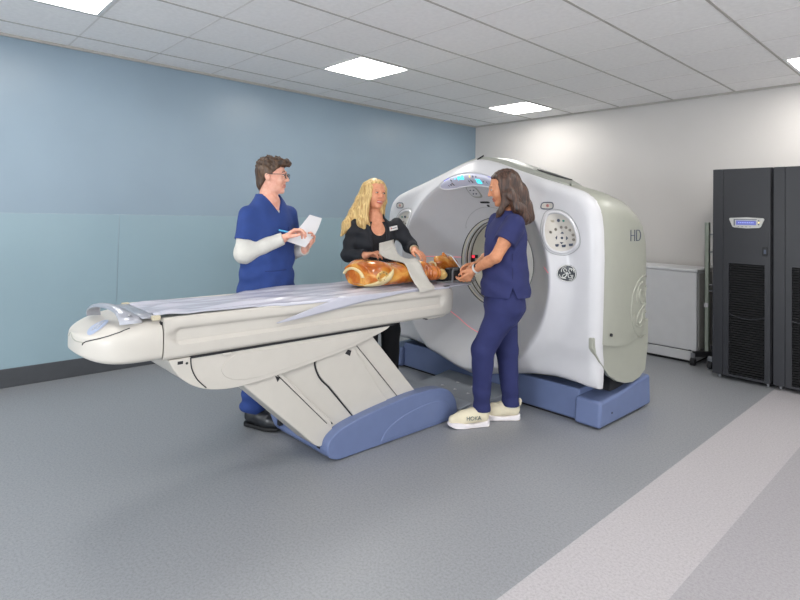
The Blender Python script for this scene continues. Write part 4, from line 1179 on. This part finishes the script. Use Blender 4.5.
    pc = (P0+P2)/2
    pp = thing('paper_sheets', 'few white paper sheets held up by the man in royal-blue scrubs', 'papers', tuple(pc))
    for i in range(4):
        mb = MB(); rows = []
        for a in range(9):
            s = a/8; rows.append([(P0+(P1-P0)*s)*(1-t) + (P3+(P2-P3)*s)*t - n_*(.0022*i) + n_*(.016*math.sin(PI*s)*(.5+t)) + (P1-P0)*.02*((i*37) % 5-2)*.3 for t in (0, .25, .5, .75, 1)])
        mb.grid(rows); mb.build('sheet_of_paper', M_pap, pp, angle=80)
    a, b = p(.140, -.050, 1.282), p(.262, .010, 1.255)
    pn = thing('pen', 'light-blue pen in the right hand of the man in scrubs', 'pen', tuple((a+b)/2))
    dv = b-a
    mb = MB(); mb.cyl(a, a+dv*.55, .0058, seg=12); mb.build('cap', mat('pen_blue', (80, 168, 216), rough=.3), pn)
    mb = MB(); mb.cyl(a+dv*.55, a+dv*.92, .0048, seg=12); mb.build('barrel', mat('pen_white', (226, 232, 238), rough=.3), pn)
    mb = MB(); mb.cyl(a+dv*.92, b, .0048, .001, seg=12); mb.build('tip', M_metal, pn)
build_man()

# ---------------------------------------------------------------- the blonde woman in black
def build_blonde():
    fr = Fr((-3.30, 2.80), (.92, -.39)); p = fr.p
    H = Head(p(.004, -.008, 1.556), (.97, -.22, -.02), (.05, .06, 1), k=.99)
    sR, eR, wR = p(-.02, -.166, 1.305), p(-.01, -.212, 1.075), p(.200, -.125, 1.090)
    sL, eL, wL = p(.02, .172, 1.315), p(.075, .268, 1.150), p(.222, .245, 1.135)
    TORSO = [(.86, 0, 0, .098, .165), (.97, 0, 0, .092, .14), (1.08, .0, 0, .092, .132), (1.19, .012, 0, .108, .148), (1.27, .006, 0, .092, .152), (1.32, -.01, 0, .065, .135), (1.36, -.01, 0, .046, .07), (1.40, -.01, 0, .04, .045)]
    hipR, hipL = p(0, -.085, .88), p(0, .09, .88); knR, knL = p(.02, -.04, .49), p(.03, .135, .49); anR, anL = p(.0, -.03, .09), p(-.01, .145, .09)
    hdR, hnR = fr.v(.72, .62, .30), fr.v(.2, .3, -.9)
    hdL, hnL = fr.v(.85, .25, -.28), fr.v(-.3, -.2, -.9)
    def body(P):
        d = H.sdf(P)
        d = smin(d, cone(P, H.w(-.028, 0, -.07), p(-.012, 0, 1.35), .046, .052), .025)
        d = smin(d, loft(P, fr.ax, fr.B, TORSO), .03)
        for h, k_, a in ((hipR, knR, anR), (hipL, knL, anL)): d = smin(d, chain(P, (h, k_, a), (.085, .052, .036), .02), .03)
        for s, e, w in ((sR, eR, wR), (sL, eL, wL)): d = smin(d, chain(P, (s, e, w), (.044, .036, .024), .015), .025)
        d = smin(d, hand(P, wR, hdR, hnR, fr.v(.1, .9, .2), (.40, .48, .55, .60), .92, (.7, .4, .5)), .008)
        d = smin(d, hand(P, wL, hdL, hnL, fr.v(.2, -.9, .1), (.22, .24, .26, .30), .92, (.6, .6, .2)), .008)
        return d
    B0 = fr.B
    M_sk, M_lip = skin('skin_tanned', (222, 152, 118), (232, 166, 132)), mat('lip_rose', (200, 100, 94), rough=.4)
    me = sdf_obj('person', body, B0+(-.35, -.40, 0), B0+(.48, .45, 1.72), .0042, [M_sk, M_lip], None, tuple(B0), lambda c: H.lip(c))
    tag(me, 'smiling woman with long blonde hair in a black jacket, holding the grey strap', 'person')
    # smile
    mb = MB(); mb.tube([H.w(.0935-.14*abs(l)**1.0*.6, l, -.0605+1.6*l*l*4) for l in (-.021, -.012, 0, .012, .021)], .0028, 6, flat=1.2); mb.build('teeth', mat('teeth', (240, 236, 228), rough=.3), me)
    M_bk = cloth('jacket_black', (38, 40, 46), .8); M_bt = cloth('blouse_black', (28, 28, 32), .8)
    def grow(st, a): return [(h, x, y, c+a, e+a) for h, x, y, c, e in st]
    def blouse(P):
        q = P - A3(fr.B); qf, ql, z = q @ A3(fr.f), q @ A3(fr.l), q[:, 2]
        d = loft(P, fr.ax, fr.B, grow(TORSO, .008)) + wob(P, 25)*.002
        d = smax(d, -ell(P, p(.13, 0, 1.335), (.10, .078, .105), fr.ax), .005)
        return smax(smax(d, z-1.34, .006), .84-z, .005)
    sdf_obj('blouse', blouse, B0+(-.2, -.25, .82), B0+(.2, .25, 1.36), .005, M_bt, me)
    def jacket(P):
        q = P - A3(fr.B); qf, ql, z = q @ A3(fr.f), q @ A3(fr.l), q[:, 2]
        d = loft(P, fr.ax, fr.B, grow(TORSO, .019))
        for s, e, w, a in ((sR, eR, wR, 1.0), (sL, eL, wL, .98)):
            c = smax(chain(P, (s, e, w), (.060, .054, .042), .02), half(P, e+(w-e)*(.88 if a == 1 else .86), w-e), .004)
            d = smin(d, c, .03)
        d = d + wob(P, 24, 2)*.005 + .003*np.sin(P[:, 2]*70+9*ql)
        op = np.maximum(np.abs(ql+.005) - (.035 + .05*np.clip((z-1.02)*2.0, 0, .55)), -(qf-.01))
        d = smax(d, -op, .005)
        d = smax(d, -cone(P, H.w(-.03, 0, -.05), p(.02, 0, 1.33), .056, .070), .006)
        return smax(d, .80-z, .005)
    jk = sdf_obj('jacket', jacket, B0+(-.30, -.36, .78), B0+(.36, .40, 1.42), .005, M_bk, me)
    # lapel edges and collar
    mb = MB()
    for y in (-1, 1):
        mb.tube([p(.005, y*.062, 1.375), p(.055, y*.080, 1.345), p(.098, y*.088, 1.29), p(.124, y*.080, 1.21), p(.118, y*.055, 1.11)], [.010, .014, .012, .009, .006], 8, flat=.5)
    mb.build('collar', M_bk, jk)
    M_bd = mat('badge_white', (232, 230, 228), rough=.5)
    c = p(.106, .108, 1.292); X = nrm(fr.l*.96 - fr.f*.25 + fr.u*.20); Z = nrm(np.cross(np.cross(X, (0, 0, 1)), X)); N = nrm(np.cross(X, Z)); N = N if N@fr.f > 0 else -N
    def badge(h, w, o, n0, n1): 
        mb = MB(); mb.hexa([c+X*a*w+Z*b*h+N*n0+o for a, b in ((-1, -1), (1, -1), (1, 1), (-1, 1))], [c+X*a*w+Z*b*h+N*n1+o for a, b in ((-1, -1), (1, -1), (1, 1), (-1, 1))]); return mb
    bo = badge(.0165, .036, 0, .012, .016).build('name_badge', M_bd, me, smooth=False)
    badge(.006, .004, -X*.022+Z*.003, .0155, .0168).build('badge_mark', mat('badge_red', (190, 70, 66)), bo, smooth=False)
    for j in range(5): badge(.0035, .0035, X*(-.010+.0085*j), .0155, .0166).build('badge_mark', M_icon, bo, smooth=False)
    def trou(P):
        d = loft(P, fr.ax, fr.B, [(.80, 0, 0, .115, .18), (.92, 0, 0, .108, .165), (1.0, 0, 0, .10, .15)])
        for h, k_, a in ((hipR, knR, anR), (hipL, knL, anL)): d = smin(d, chain(P, (h, k_, a), (.098, .075, .070), .02), .025)
        return smax(d + wob(P, 18, 5)*.004, .05-P[:, 2], .005)
    sdf_obj('trousers', trou, B0+(-.2, -.25, .03), B0+(.2, .25, 1.0), .007, M_bt, me)
    M_shoe = mat('shoe_dark', (26, 26, 28), rough=.4)
    for hl in (p(-.05, -.035, 0), p(-.06, .145, 0)):
        up_, so, W = shoe_fns(hl, fr.f, L=.25, h0=.02); lo = hl - (.08, .08, 0); hi = hl + (.33, .08, .16)
        s_ = sdf_obj('shoe', up_, lo, hi, .006, M_shoe, me); sdf_obj('sole', so, lo-(0, 0, .01), hi, .006, M_shoe, s_)
    # necklace, watch
    mb = MB(); mb.tube([p(.068+.018*math.cos(a*.5)-.035*abs(a)**1.5, .050*a, 1.325-.045*math.cos(a*1.35)) for a in [-1+2*k/16 for k in range(17)]], .0013, 4); nk = mb.build('necklace', M_metal, me)
    mb = MB(); wv = nrm(wL-eL); c0 = wL + nrm(hdL)*.004
    s1 = nrm(np.cross(wv, (0, 0, 1))); s2 = np.cross(s1, wv)
    mb.tube([c0 + (s1*math.cos(a) + s2*math.sin(a))*.030 for a in [2*PI*k/20 for k in range(20)]], .006, 6, True); mb.build('wristwatch', mat('watch_gold', (206, 190, 160), rough=.3, metal=.7), me)
    M_h = hairmat('hair_blonde', (176, 132, 70), (240, 212, 148))
    def hair(P):
        q = H.q(P)
        d = ell(q, (-.016, 0, .036), (.108, .092, .095))
        d = smax(d, q[:, 0] - .052 - .5*np.maximum(q[:, 2]-.05, 0) + np.abs(q[:, 1])*.55, .012)
        part = np.exp(-((q[:, 1]-.012)/.01)**2)*.006*(q[:, 2] > .08); d = d + part
        # curtains: her right side falls over the back and front of the shoulder, her left tucked behind
        def pt(f, l, z): return H.w(f, l, z)
        r1 = chain(P, (pt(.012, -.076, .05), pt(.000, -.090, -.04), pt(-.012, -.105, -.14), pt(.020, -.110, -.235), pt(.052, -.088, -.285)), (.030, .034, .038, .036, .014), .02)
        r2 = chain(P, (pt(-.06, -.05, .05), pt(-.075, -.075, -.06), pt(-.075, -.125, -.17), pt(-.060, -.190, -.27), pt(-.055, -.235, -.35)), (.045, .050, .050, .042, .010), .02)
        r3 = chain(P, (pt(.0, .076, .05), pt(-.012, .084, -.05), pt(-.02, .078, -.14), pt(.0, .088, -.19)), (.026, .028, .030, .012), .02)
        r4 = chain(P, (pt(-.075, .03, .04), pt(-.09, .02, -.08), pt(-.095, .0, -.2), pt(-.09, -.03, -.30)), (.045, .052, .052, .02), .02)
        r5 = chain(P, (pt(.046, -.060, .050), pt(.050, -.074, -.02), pt(.040, -.086, -.10), pt(.046, -.082, -.20), pt(.072, -.062, -.25)), (.014, .017, .020, .020, .008), .015)
        for r in (r1, r2, r3, r4, r5): d = smin(d, r, .018)
        d = d + strands(P, q*A3((1, 1, .25)), .0014, .8) + wob(q*A3((1, 1, .3)), 40)*.002
        return d*H.k
    sdf_obj('hair', hair, H.c-(.26, .34, .38), H.c+(.20, .22, .16), .0042, M_h, me)
    eyes(H, me, mat('brow_blonde', (150, 112, 70)), .0035)
build_blonde()

# ---------------------------------------------------------------- the woman in navy scrubs
def build_navy():
    fr = Fr((-2.27, 3.03), (-.6, -.8)); p = fr.p
    H = Head(p(-.030, .0, 1.595), (-.68, -.70, -.30), k=.98)
    sL, eL, wL = p(-.055, .158, 1.345), p(.070, .178, 1.135), p(.170, .010, 1.035)
    sR, eR, wR = p(-.04, -.165, 1.355), p(.0, -.215, 1.12), p(.125, -.078, 1.068)
    TORSO = [(.80, -.045, 0, .115, .16), (.93, -.045, 0, .105, .145), (1.06, -.045, 0, .095, .13), (1.18, -.040, 0, .110, .142), (1.28, -.050, 0, .098, .150), (1.35, -.055, 0, .074, .140), (1.40, -.055, 0, .052, .08), (1.44, -.05, 0, .044, .05)]
    hipL, knL, anL = p(-.025, .080, .80), p(.115, .060, .51), p(.105, .018, .11)
    hipR, knR, anR = p(-.055, -.080, .80), p(-.095, -.085, .48), p(-.125, -.075, .11)
    hdL, hnL = fr.v(.55, -.30, -.75), fr.v(.1, -.9, .35)
    hdR, hnR = fr.v(.93, .08, -.32), fr.v(.1, .75, -.6)
    def body(P):
        d = H.sdf(P)
        d = smin(d, cone(P, H.w(-.030, 0, -.065), p(-.052, 0, 1.40), .046, .055), .025)
        d = smin(d, loft(P, fr.ax, fr.B, TORSO), .03)
        for h, k_, a in ((hipR, knR, anR), (hipL, knL, anL)): d = smin(d, chain(P, (h, k_, a), (.088, .054, .036), .02), .03)
        for s, e, w in ((sR, eR, wR), (sL, eL, wL)): d = smin(d, chain(P, (s, s+(e-s)*.5, e, e+(w-e)*.35, w), (.048, .044, .037, .036, .024), .015), .025)
        d = smin(d, hand(P, wL, hdL, hnL, fr.v(.5, .1, .8), (.55, .65, .72, .75), .94, (.75, .35, .5)), .008)
        d = smin(d, hand(P, wR, hdR, hnR, fr.v(.1, .2, .9), (.35, .45, .5, .55), .92, (.75, .35, .5)), .008)
        return d
    B0 = fr.B
    M_sk, M_lip = skin('skin_warm', (196, 132, 96), (208, 146, 110)), mat('lip_warm', (168, 98, 80), rough=.4)
    me = sdf_obj('person', body, B0+(-.50, -.50, 0), B0+(.42, .45, 1.75), .0042, [M_sk, M_lip], None, tuple(B0), lambda c: H.lip(c))
    tag(me, 'woman in navy scrubs and cream sneakers leaning over the table by the scanner bore', 'person')
    M_nv = cloth('scrubs_navy', (42, 47, 94))
    ST = [(.84, -.050, 0, .168, .205), (.92, -.050, 0, .160, .192), (1.0, -.050, 0, .150, .176), (1.10, -.048, 0, .140, .166), (1.20, -.046, 0, .138, .170), (1.29, -.052, 0, .128, .174), (1.355, -.058, 0, .102, .165), (1.41, -.062, 0, .074, .105), (1.44, -.06, 0, .062, .08)]
    def top(P):
        d = loft(P, fr.ax, fr.B, ST, 2.25)
        for s, e in ((sL, eL), (sR, eR)):
            ax_ = nrm(e-s); hem = s + (e-s)*.50
            c = smax(cone(P, s - ax_*.01, s + (e-s)*.7, .066, .070), half(P, hem, ax_), .004)
            d = smin(d, c, .035)
        q = P - A3(fr.B); qf, ql, z = q @ A3(fr.f), q @ A3(fr.l), q[:, 2]
        d = d + wob(P, 20, 4)*.006 + .004*np.sin(z*55 - 26*qf)*np.clip((1.15-z)*6, 0, 1)
        d = smax(d, -cone(P, H.w(-.03, 0, -.05), p(-.045, 0, 1.43), .060, .070), .006)
        nt = np.maximum(np.abs(qf+.045) - np.clip((.935-z)*.42, -.01, .05), -(ql-.05))     # side slit
        d = smax(d, -nt, .004)
        hemz = .868 + .03*np.clip(-(qf+.05)*2, -.2, .4)*0
        return smax(d, hemz - z, .004)
    to = sdf_obj('scrub_top', top, B0+(-.36, -.40, .84), B0+(.36, .40, 1.48), .005, M_nv, me)
    M_nd = cloth('scrubs_navy_seam', (33, 37, 76))
    def side(z, qf=-.045, off=.003):
        for s0, s1 in zip(ST, ST[1:]):
            if s0[0] <= z <= s1[0]:
                t = (z-s0[0])/(s1[0]-s0[0]); bl = s0[4]+(s1[4]-s0[4])*t; af = s0[3]+(s1[3]-s0[3])*t
                return p(qf, bl*(1-min(.97, abs(qf+.05)/af)**2.25)**(1/2.25)+off, z)
    mb = MB(); mb.tube([side(z) for z in (.935, .98, 1.04, 1.10, 1.16)], .002, 5); mb.build('side_seam', M_nd, to)
    def trou(P):
        d = loft(P, fr.ax, fr.B, [(.70, -.035, 0, .085, .135), (.78, -.048, 0, .135, .176), (.88, -.05, 0, .132, .172), (.98, -.048, 0, .12, .155)])
        for h, k_, a in ((hipR, knR, anR), (hipL, knL, anL)): d = smin(d, chain(P, (h, k_, a), (.104, .076, .055), .02), .06)
        z = P[:, 2]; d = d + wob(P, 19, 6)*.005 + .004*np.sin(z*60 + 12*P[:, 0])*np.clip((.3-z)*5, 0, 1)
        return smax(d, .098 - z, .005)
    sdf_obj('trousers', trou, B0+(-.36, -.36, .08), B0+(.36, .36, .97), .006, M_nv, me)
    M_up = mat('sneaker_cream', (224, 214, 188), rough=.75, var=.04, bump=.3, bscale=350); M_so = mat('sneaker_sole', (232, 226, 228), rough=.6); M_out = mat('sneaker_outsole', (168, 150, 128), rough=.7)
    M_tx = mat('sneaker_letter', (92, 104, 104), rough=.6)
    for i, (hl, d) in enumerate(((p(.050, .016, 0), fr.v(.985, .10, 0)), (p(-.195, -.075, 0), fr.v(.99, -.12, 0)))):
        up_, so, W = shoe_fns(hl, d, L=.300, h0=.034)
        lo = np.minimum(hl, hl+nrm(d)*.31) - (.09, .09, 0); hi = np.maximum(hl, hl+nrm(d)*.31) + (.09, .09, .18)
        def up2(P, up_=up_): return up_((P - A3((0, 0, .004))) * A3((1, 1, .90)))
        s_ = sdf_obj('sneaker', up2, lo, hi, .004, M_up, me)
        sdf_obj('midsole', so, lo - (0, 0, .01), hi, .004, M_so, s_)
        mb = MB(); mb.prism([tuple(W(a, b, 0)[:2]) for a, b in ((.01, -.028), (.08, -.034), (.18, -.043), (.23, -.032), (.23, .036), (.18, .046), (.08, .034), (.01, .028))], 'z', 0.0, .006); mb.build('outsole', M_out, s_, smooth=False)
        mb = MB()
        for a in (.105, .128, .15, .172, .192): mb.tube([W(a, -.024, .112-.36*(a-.09)), W(a+.004, 0, .127-.36*(a-.09)), W(a, .024, .112-.36*(a-.09))], .0034, 5)
        mb.build('laces', M_up, s_)
        mb = MB(); mb.tube([W(.008, 0, .10), W(.0, 0, .13), W(.006, 0, .145)], [.012, .010, .006], 8); mb.build('heel_tab', M_up, s_)
        sd = 1 if i == 0 else -1
        dd = nrm(d); sv = np.cross((0, 0, 1), dd)
        ft = text_mesh('HOKA', .036, .0025, tuple(-dd), (0, 0, 1), tuple(W(.125, .0455, .066)), 'CENTER')
        if i == 0: link_mesh('lettering', ft, M_tx, s_)
    # ankle socks
    M_sk2 = cloth('sock_white', (226, 222, 216))
    for a in (anL, anR):
        mb = MB(); mb.cyl(a + np.array((0, 0, -.02)), a + np.array((0, 0, .06)), .044, .042); mb.build('sock', M_sk2, me)
    M_h = hairmat('hair_brown', (38, 27, 24), (94, 66, 52))
    def hair(P):
        q = H.q(P)
        d = ell(q, (-.018, 0, .034), (.108, .090, .096))
        d = smax(d, q[:, 0] - .050 - .45*np.maximum(q[:, 2]-.045, 0) + np.abs(q[:, 1])*.35, .012)
        def w3(f, l, z): return p(f, l, z)
        a = chain(P, (w3(-.060, .0, 1.655), w3(-.120, .005, 1.56), w3(-.160, .01, 1.46), w3(-.188, .015, 1.40), w3(-.172, .02, 1.372)), (.070, .074, .064, .048, .020), .03)
        b = chain(P, (w3(-.035, .060, 1.63), w3(-.060, .082, 1.54), w3(-.105, .088, 1.46), w3(-.155, .070, 1.395), w3(-.165, .06, 1.37)), (.030, .034, .040, .034, .012), .03)
        c = chain(P, (w3(.012, .058, 1.615), w3(-.008, .072, 1.55), w3(-.012, .074, 1.48), w3(.012, .062, 1.425), w3(.03, .05, 1.395)), (.014, .018, .022, .020, .007), .02)
        e = chain(P, (w3(-.03, -.065, 1.63), w3(-.055, -.080, 1.53), w3(-.06, -.080, 1.44), w3(-.02, -.07, 1.39)), (.026, .032, .034, .012), .02)
        for r in (a, b, c, e): d = smin(d, r, .02)
        d = d + strands(P, q*A3((1, 1, .4)), .0022, .9)
        return d*H.k
    sdf_obj('hair', hair, H.c-(.22, .22, .27), H.c+(.28, .30, .16), .0042, M_h, me)
    eyes(H, me, M_h, .004)
    mb = MB(); wv = nrm(wL-eL); c0 = wL - wv*.022; s1 = nrm(np.cross(wv, (0, 0, 1))); s2 = np.cross(s1, wv)
    mb.tube([c0 + (s1*math.cos(a) + s2*math.sin(a))*.0275 for a in [2*PI*k/20 for k in range(20)]], .008, 6, True, flat=1.0); wt = mb.build('wristwatch', mat('watch_band_pale', (206, 208, 206), rough=.5), me)
    mb = MB(); fc_ = nrm(s2*.5 + fr.l*.6); mb.cyl(c0+fc_*.026, c0+fc_*.036, .017, seg=16); mb.build('watch_face', M_black, wt)
build_navy()
# ================================================================== training phantom and straps on the table
def build_phantom():
    o = np.array((TX-.01, 2.55, .925)); X = np.array((1., 0, 0)); Y = np.array((0, 1., 0)); Z = np.array((0, 0, 1.))
    # amber resin with paler bone showing through
    m = bpy.data.materials.new('amber_resin'); m.use_nodes = True
    nt = m.node_tree; b = nt.nodes['Principled BSDF']; tc = nt.nodes.new('ShaderNodeTexCoord')
    nz = nt.nodes.new('ShaderNodeTexNoise'); nz.inputs['Scale'].default_value = 8; nz.inputs['Detail'].default_value = 3; nz.inputs['Distortion'].default_value = 1.4
    nt.links.new(tc.outputs['Object'], nz.inputs['Vector']); cr = nt.nodes.new('ShaderNodeValToRGB'); e = cr.color_ramp.elements
    e[0].position = .30; e[0].color = lin(150, 72, 16); e[1].position = .68; e[1].color = lin(226, 168, 80); k = e.new(.48); k.color = lin(194, 108, 34)
    nt.links.new(nz.outputs['Fac'], cr.inputs['Fac']); nt.links.new(cr.outputs['Color'], b.inputs['Base Color'])
    b.inputs['Roughness'].default_value = .16; b.inputs['Coat Weight'].default_value = .6; b.inputs['Coat Roughness'].default_value = .08
    b.inputs['Subsurface Weight'].default_value = .25; b.inputs['Subsurface Radius'].default_value = (1, .4, .1); b.inputs['Subsurface Scale'].default_value = .03
    M_bone = mat('bone_cream', (226, 206, 156), rough=.35, var=.05, scale=20, coat=.3)
    M_tan = mat('bone_tan', (206, 170, 100), rough=.4, var=.1, scale=30, coat=.3)
    def W(x, y, z): return np.array((TX+.022*max(0, min(1, (2.95-y)/.3))+x, y+.035*max(0, min(1, (2.9-y)/.6)), .922+z))
    st = [(2.225, .0, 0, .135, .066), (2.245, 0, .004, .150, .082), (2.28, 0, .002, .158, .088), (2.38, 0, -.004, .156, .084), (2.50, 0, -.010, .146, .076), (2.64, 0, -.006, .155, .076), (2.76, 0, -.004, .165, .070), (2.84, 0, -.01, .150, .058), (2.90, 0, -.012, .07, .048)]
    def body(P):
        # loft along y: half width in x, half height in z
        d = loft(P, (X, Z, Y), np.array((TX+.018, 0, 1.0)), [(h, a, b_, c, e_) for h, a, b_, c, e_ in st], 2.3)
        for s in (-1, 1):
            d = smin(d, ell(P, W(s*.075, 2.295, .120), (.075, .085, .050)), .03)          # iliac crests
            d = smin(d, ell(P, W(s*.07, 2.68, .118), (.075, .09, .038)), .03)              # chest
            d = smin(d, ell(P, W(s*.160, 2.80, .070), (.045, .050, .042)), .03)            # shoulders
            d = smax(d, -ell(P, W(s*.13, 2.175, .055), (.05, .025, .050)), .01)            # cut thigh sockets
        d = smin(d, cone(P, W(0, 2.84, .075), W(0, 2.99, .075), .052, .045), .03)
        # head: face up, jaw toward the chest
        d = smin(d, ell(P, W(0, 3.13, .085), (.072, .098, .082)), .025)
        d = smin(d, ell(P, W(0, 3.055, .125), (.048, .062, .052)), .025)
        d = smin(d, ell(P, W(0, 3.005, .150), (.022, .020, .022)), .02)
        d = smin(d, cone(P, W(0, 3.10, .170), W(0, 3.075, .186), .010, .012), .012)
        for s in (-1, 1): d = smax(d, -ell(P, W(s*.03, 3.12, .178), (.018, .014, .014)), .008)
        # ribs
        y = P[:, 1]; d = d + .0035*np.sin(y*170 + 14*np.abs(P[:, 0]-TX))*np.clip((y-2.60)*12, 0, 1)*np.clip((2.86-y)*20, 0, 1) + wob(P, 26)*.0025
        return smax(d, .9265 - P[:, 2], .01)
    ph = sdf_obj('training_phantom', body, W(-.26, 2.05, -.01), W(.26, 3.27, .24), .005, m, None, (TX, 2.6, .925))
    tag(ph, 'glossy amber human torso phantom with cream bones, lying face up on the patient table', 'phantom')
    def surfz(x, y):  # height of the top surface along a vertical ray
        zs = np.linspace(.24, 0, 200); P = np.stack([np.full(200, TX+x), np.full(200, y), .925+zs], 1).astype(np.float32)
        v = body(P); i = np.argmax(v < 0); return .925+zs[i] if (v < 0).any() else .93
    def surfx(y, z):  # near (+x) flank along a horizontal ray
        xs = np.linspace(.28, -.05, 200); P = np.stack([TX+xs, np.full(200, y), np.full(200, z)], 1).astype(np.float32)
        v = body(P); i = np.argmax(v < 0); return TX+xs[i] if (v < 0).any() else TX
    # cream pelvis wing curling over the near hip
    mb = MB(); rows = []
    for i in range(19):
        t = i/18; y = 2.235 + .19*t**.9; z = .934 + .105*t**1.6; w_ = .030*math.sin(PI*min(1, .12+.88*t))**.8 + .006*(1-t) + .001
        rows.append([(surfx(y+a*w_*.8, z - a*w_*.5)+.0045*(1-a*a)+.0005, y+a*w_*.8, z - a*w_*.5) for a in (-1, -.6, -.2, .2, .6, 1)])
    mb.grid(rows); mb.build('hip_bone', M_bone, ph, angle=70, solid=.003)
    # vertebra disc with small holes on the flank
    mb = MB(); cy, cz = 2.315, 1.000
    mb.grid([[(surfx(cy+s*.050*math.cos(a), cz+s*.034*math.sin(a))+.003, cy+s*.050*math.cos(a), cz+s*.034*math.sin(a)) for a in [2*PI*k/28 for k in range(28)]] for s in (.55, .8, 1.0)], True); vd = mb.build('joint_ring', M_tan, ph, solid=.004)
    for a in (.6, 1.5, 2.4, 3.5, 5.2):
        yy, zz = cy+.038*math.cos(a), cz+.026*math.sin(a); x = surfx(yy, zz); mb = MB(); mb.cyl((x+.001, yy, zz), (x+.0065, yy, zz), .005, seg=10); mb.build('hole', mat('hole_brown', (120, 66, 24)), vd)
    # far hip wing, seen at the left end
    mb = MB(); rows = []
    for i in range(13):
        a = PI*(.10+.85*i/12); rows.append([(TX-.008-.115*math.cos(a)*s, 2.222-.004*(s < .95), .998+.068*math.sin(a)*s-.02) for s in (.80, .9, 1.0)])
    mb.grid(rows); mb.build('sacrum_rim', M_bone, ph, solid=.012)
    # shoulder joint knob, neck band
    def knob(P): return smin(ell(P, W(.175, 2.865, .058), (.040, .038, .034)), ell(P, W(.160, 2.89, .075), (.022, .03, .02)), .015) + wob(P, 60)*.003
    sdf_obj('shoulder_joint', knob, W(.11, 2.80, .0), W(.24, 2.94, .12), .004, M_tan, ph)
    mb = MB(); mb.tube([W(.052*math.cos(a), 2.945+.012*math.sin(a), .075+.055*math.sin(a)) for a in [PI*(-.05+1.1*k/20) for k in range(21)]], .006, 6); mb.build('neck_band', M_bone, ph)
    return ph, surfz
ph, PHZ = build_phantom()

# grey webbing strap: from the blonde woman's hand down over the phantom to the table edge
M_strap = mat('strap_grey', (190, 186, 178), rough=.8, var=.03, bump=.2, bscale=300)
def band(name, L, Rr, m, par, loc, n=6, sol=.003, cat=True):
    mb = MB(); rows = []
    for a, b in zip(catm(L, 5) if len(L[0]) == 2 else c3(L), catm(Rr, 5) if len(L[0]) == 2 else c3(Rr)):
        rows.append([tuple(a[c]+(b[c]-a[c])*k/n for c in range(3)) for k in range(n+1)])
    mb.grid(rows); return mb.build(name, m, par, loc, angle=70, solid=sol)
def c3(pts, n=6):
    R = []
    for i in range(len(pts)-1):
        p0, p1, p2, p3 = pts[max(i-1, 0)], pts[i], pts[i+1], pts[min(i+2, len(pts)-1)]
        for k in range(n):
            t = k/n; R.append(tuple(.5*((2*p1[c]) + (-p0[c]+p2[c])*t + (2*p0[c]-5*p1[c]+4*p2[c]-p3[c])*t*t + (-p0[c]+3*p1[c]-3*p2[c]+p3[c])*t**3) for c in range(3)))
    R.append(tuple(pts[-1])); return R
zt = lambda x, y, o=.006: PHZ(x, y)+o
Ls = [(TX-.165, 2.575, 1.118), (TX-.10, 2.57, max(1.09, zt(-.10, 2.57))), (TX+.02, 2.565, max(1.055, zt(.02, 2.565))), (TX+.12, 2.56, zt(.12, 2.56)+.01), (TX+.19, 2.548, .985), (TX+.262, 2.535, .932), (TX+.292, 2.530, .915), (TX+.296, 2.530, .893)]
Rs = [(TX-.150, 2.715, 1.165), (TX-.09, 2.69, max(1.115, zt(-.09, 2.69))), (TX+.02, 2.675, max(1.07, zt(.02, 2.675))), (TX+.12, 2.67, zt(.12, 2.67)+.012), (TX+.19, 2.672, .995), (TX+.262, 2.68, .935), (TX+.292, 2.675, .918), (TX+.296, 2.67, .900)]
LL, RR = c3(Ls, 5), c3(Rs, 5)
mb = MB(); rows = []
for a, b in zip(LL, RR):
    r_ = []
    for k in range(9):
        q = [a[c]+(b[c]-a[c])*k/8 for c in range(3)]
        if q[0] < TX+.27: q[2] = max(q[2], PHZ(q[0]-TX, q[1])+.009)
        r_.append(tuple(q))
    rows.append(r_)
# even out the span so the band stays taut over the body
for _ in range(3):
    for i in range(1, len(rows)-1):
        rows[i] = [(p[0], p[1], max(p[2], (rows[i-1][k][2]+rows[i+1][k][2])/2 if p[0] < TX+.25 else p[2])) for k, p in enumerate(rows[i])]
mb.grid(rows); so_ = mb.build('restraint_strap', M_strap, None, (TX, 2.62, .925), angle=70, solid=.003)
tag(so_, 'wide grey webbing strap pulled over the amber phantom by the blonde woman', 'strap')
fl = band('folded_end', [(TX-.165, 2.575, 1.118), (TX-.185, 2.592, 1.150), (TX-.195, 2.60, 1.188)], [(TX-.150, 2.715, 1.165), (TX-.178, 2.73, 1.185), (TX-.19, 2.735, 1.212)], M_strap, so_, None)

# thin white head strap the woman in navy is fastening
M_ws = mat('strap_white', (234, 234, 234), rough=.6)
hs = band('head_strap', [(TX-.02, 3.085, 1.112), (TX+.05, 3.10, 1.098), (TX+.12, 3.07, 1.065), (TX+.22, 3.02, 1.02), (TX+.33, 2.97, .985), (TX+.40, 2.93, .965)],
     [(TX-.02, 3.105, 1.110), (TX+.05, 3.12, 1.094), (TX+.12, 3.09, 1.058), (TX+.22, 3.04, 1.010), (TX+.33, 2.99, .974), (TX+.40, 2.95, .955)], M_ws, None, (TX+.15, 3.05, 1.0), 2, .002)
tag(hs, 'narrow white strap held by the woman in navy over the phantom head', 'strap')
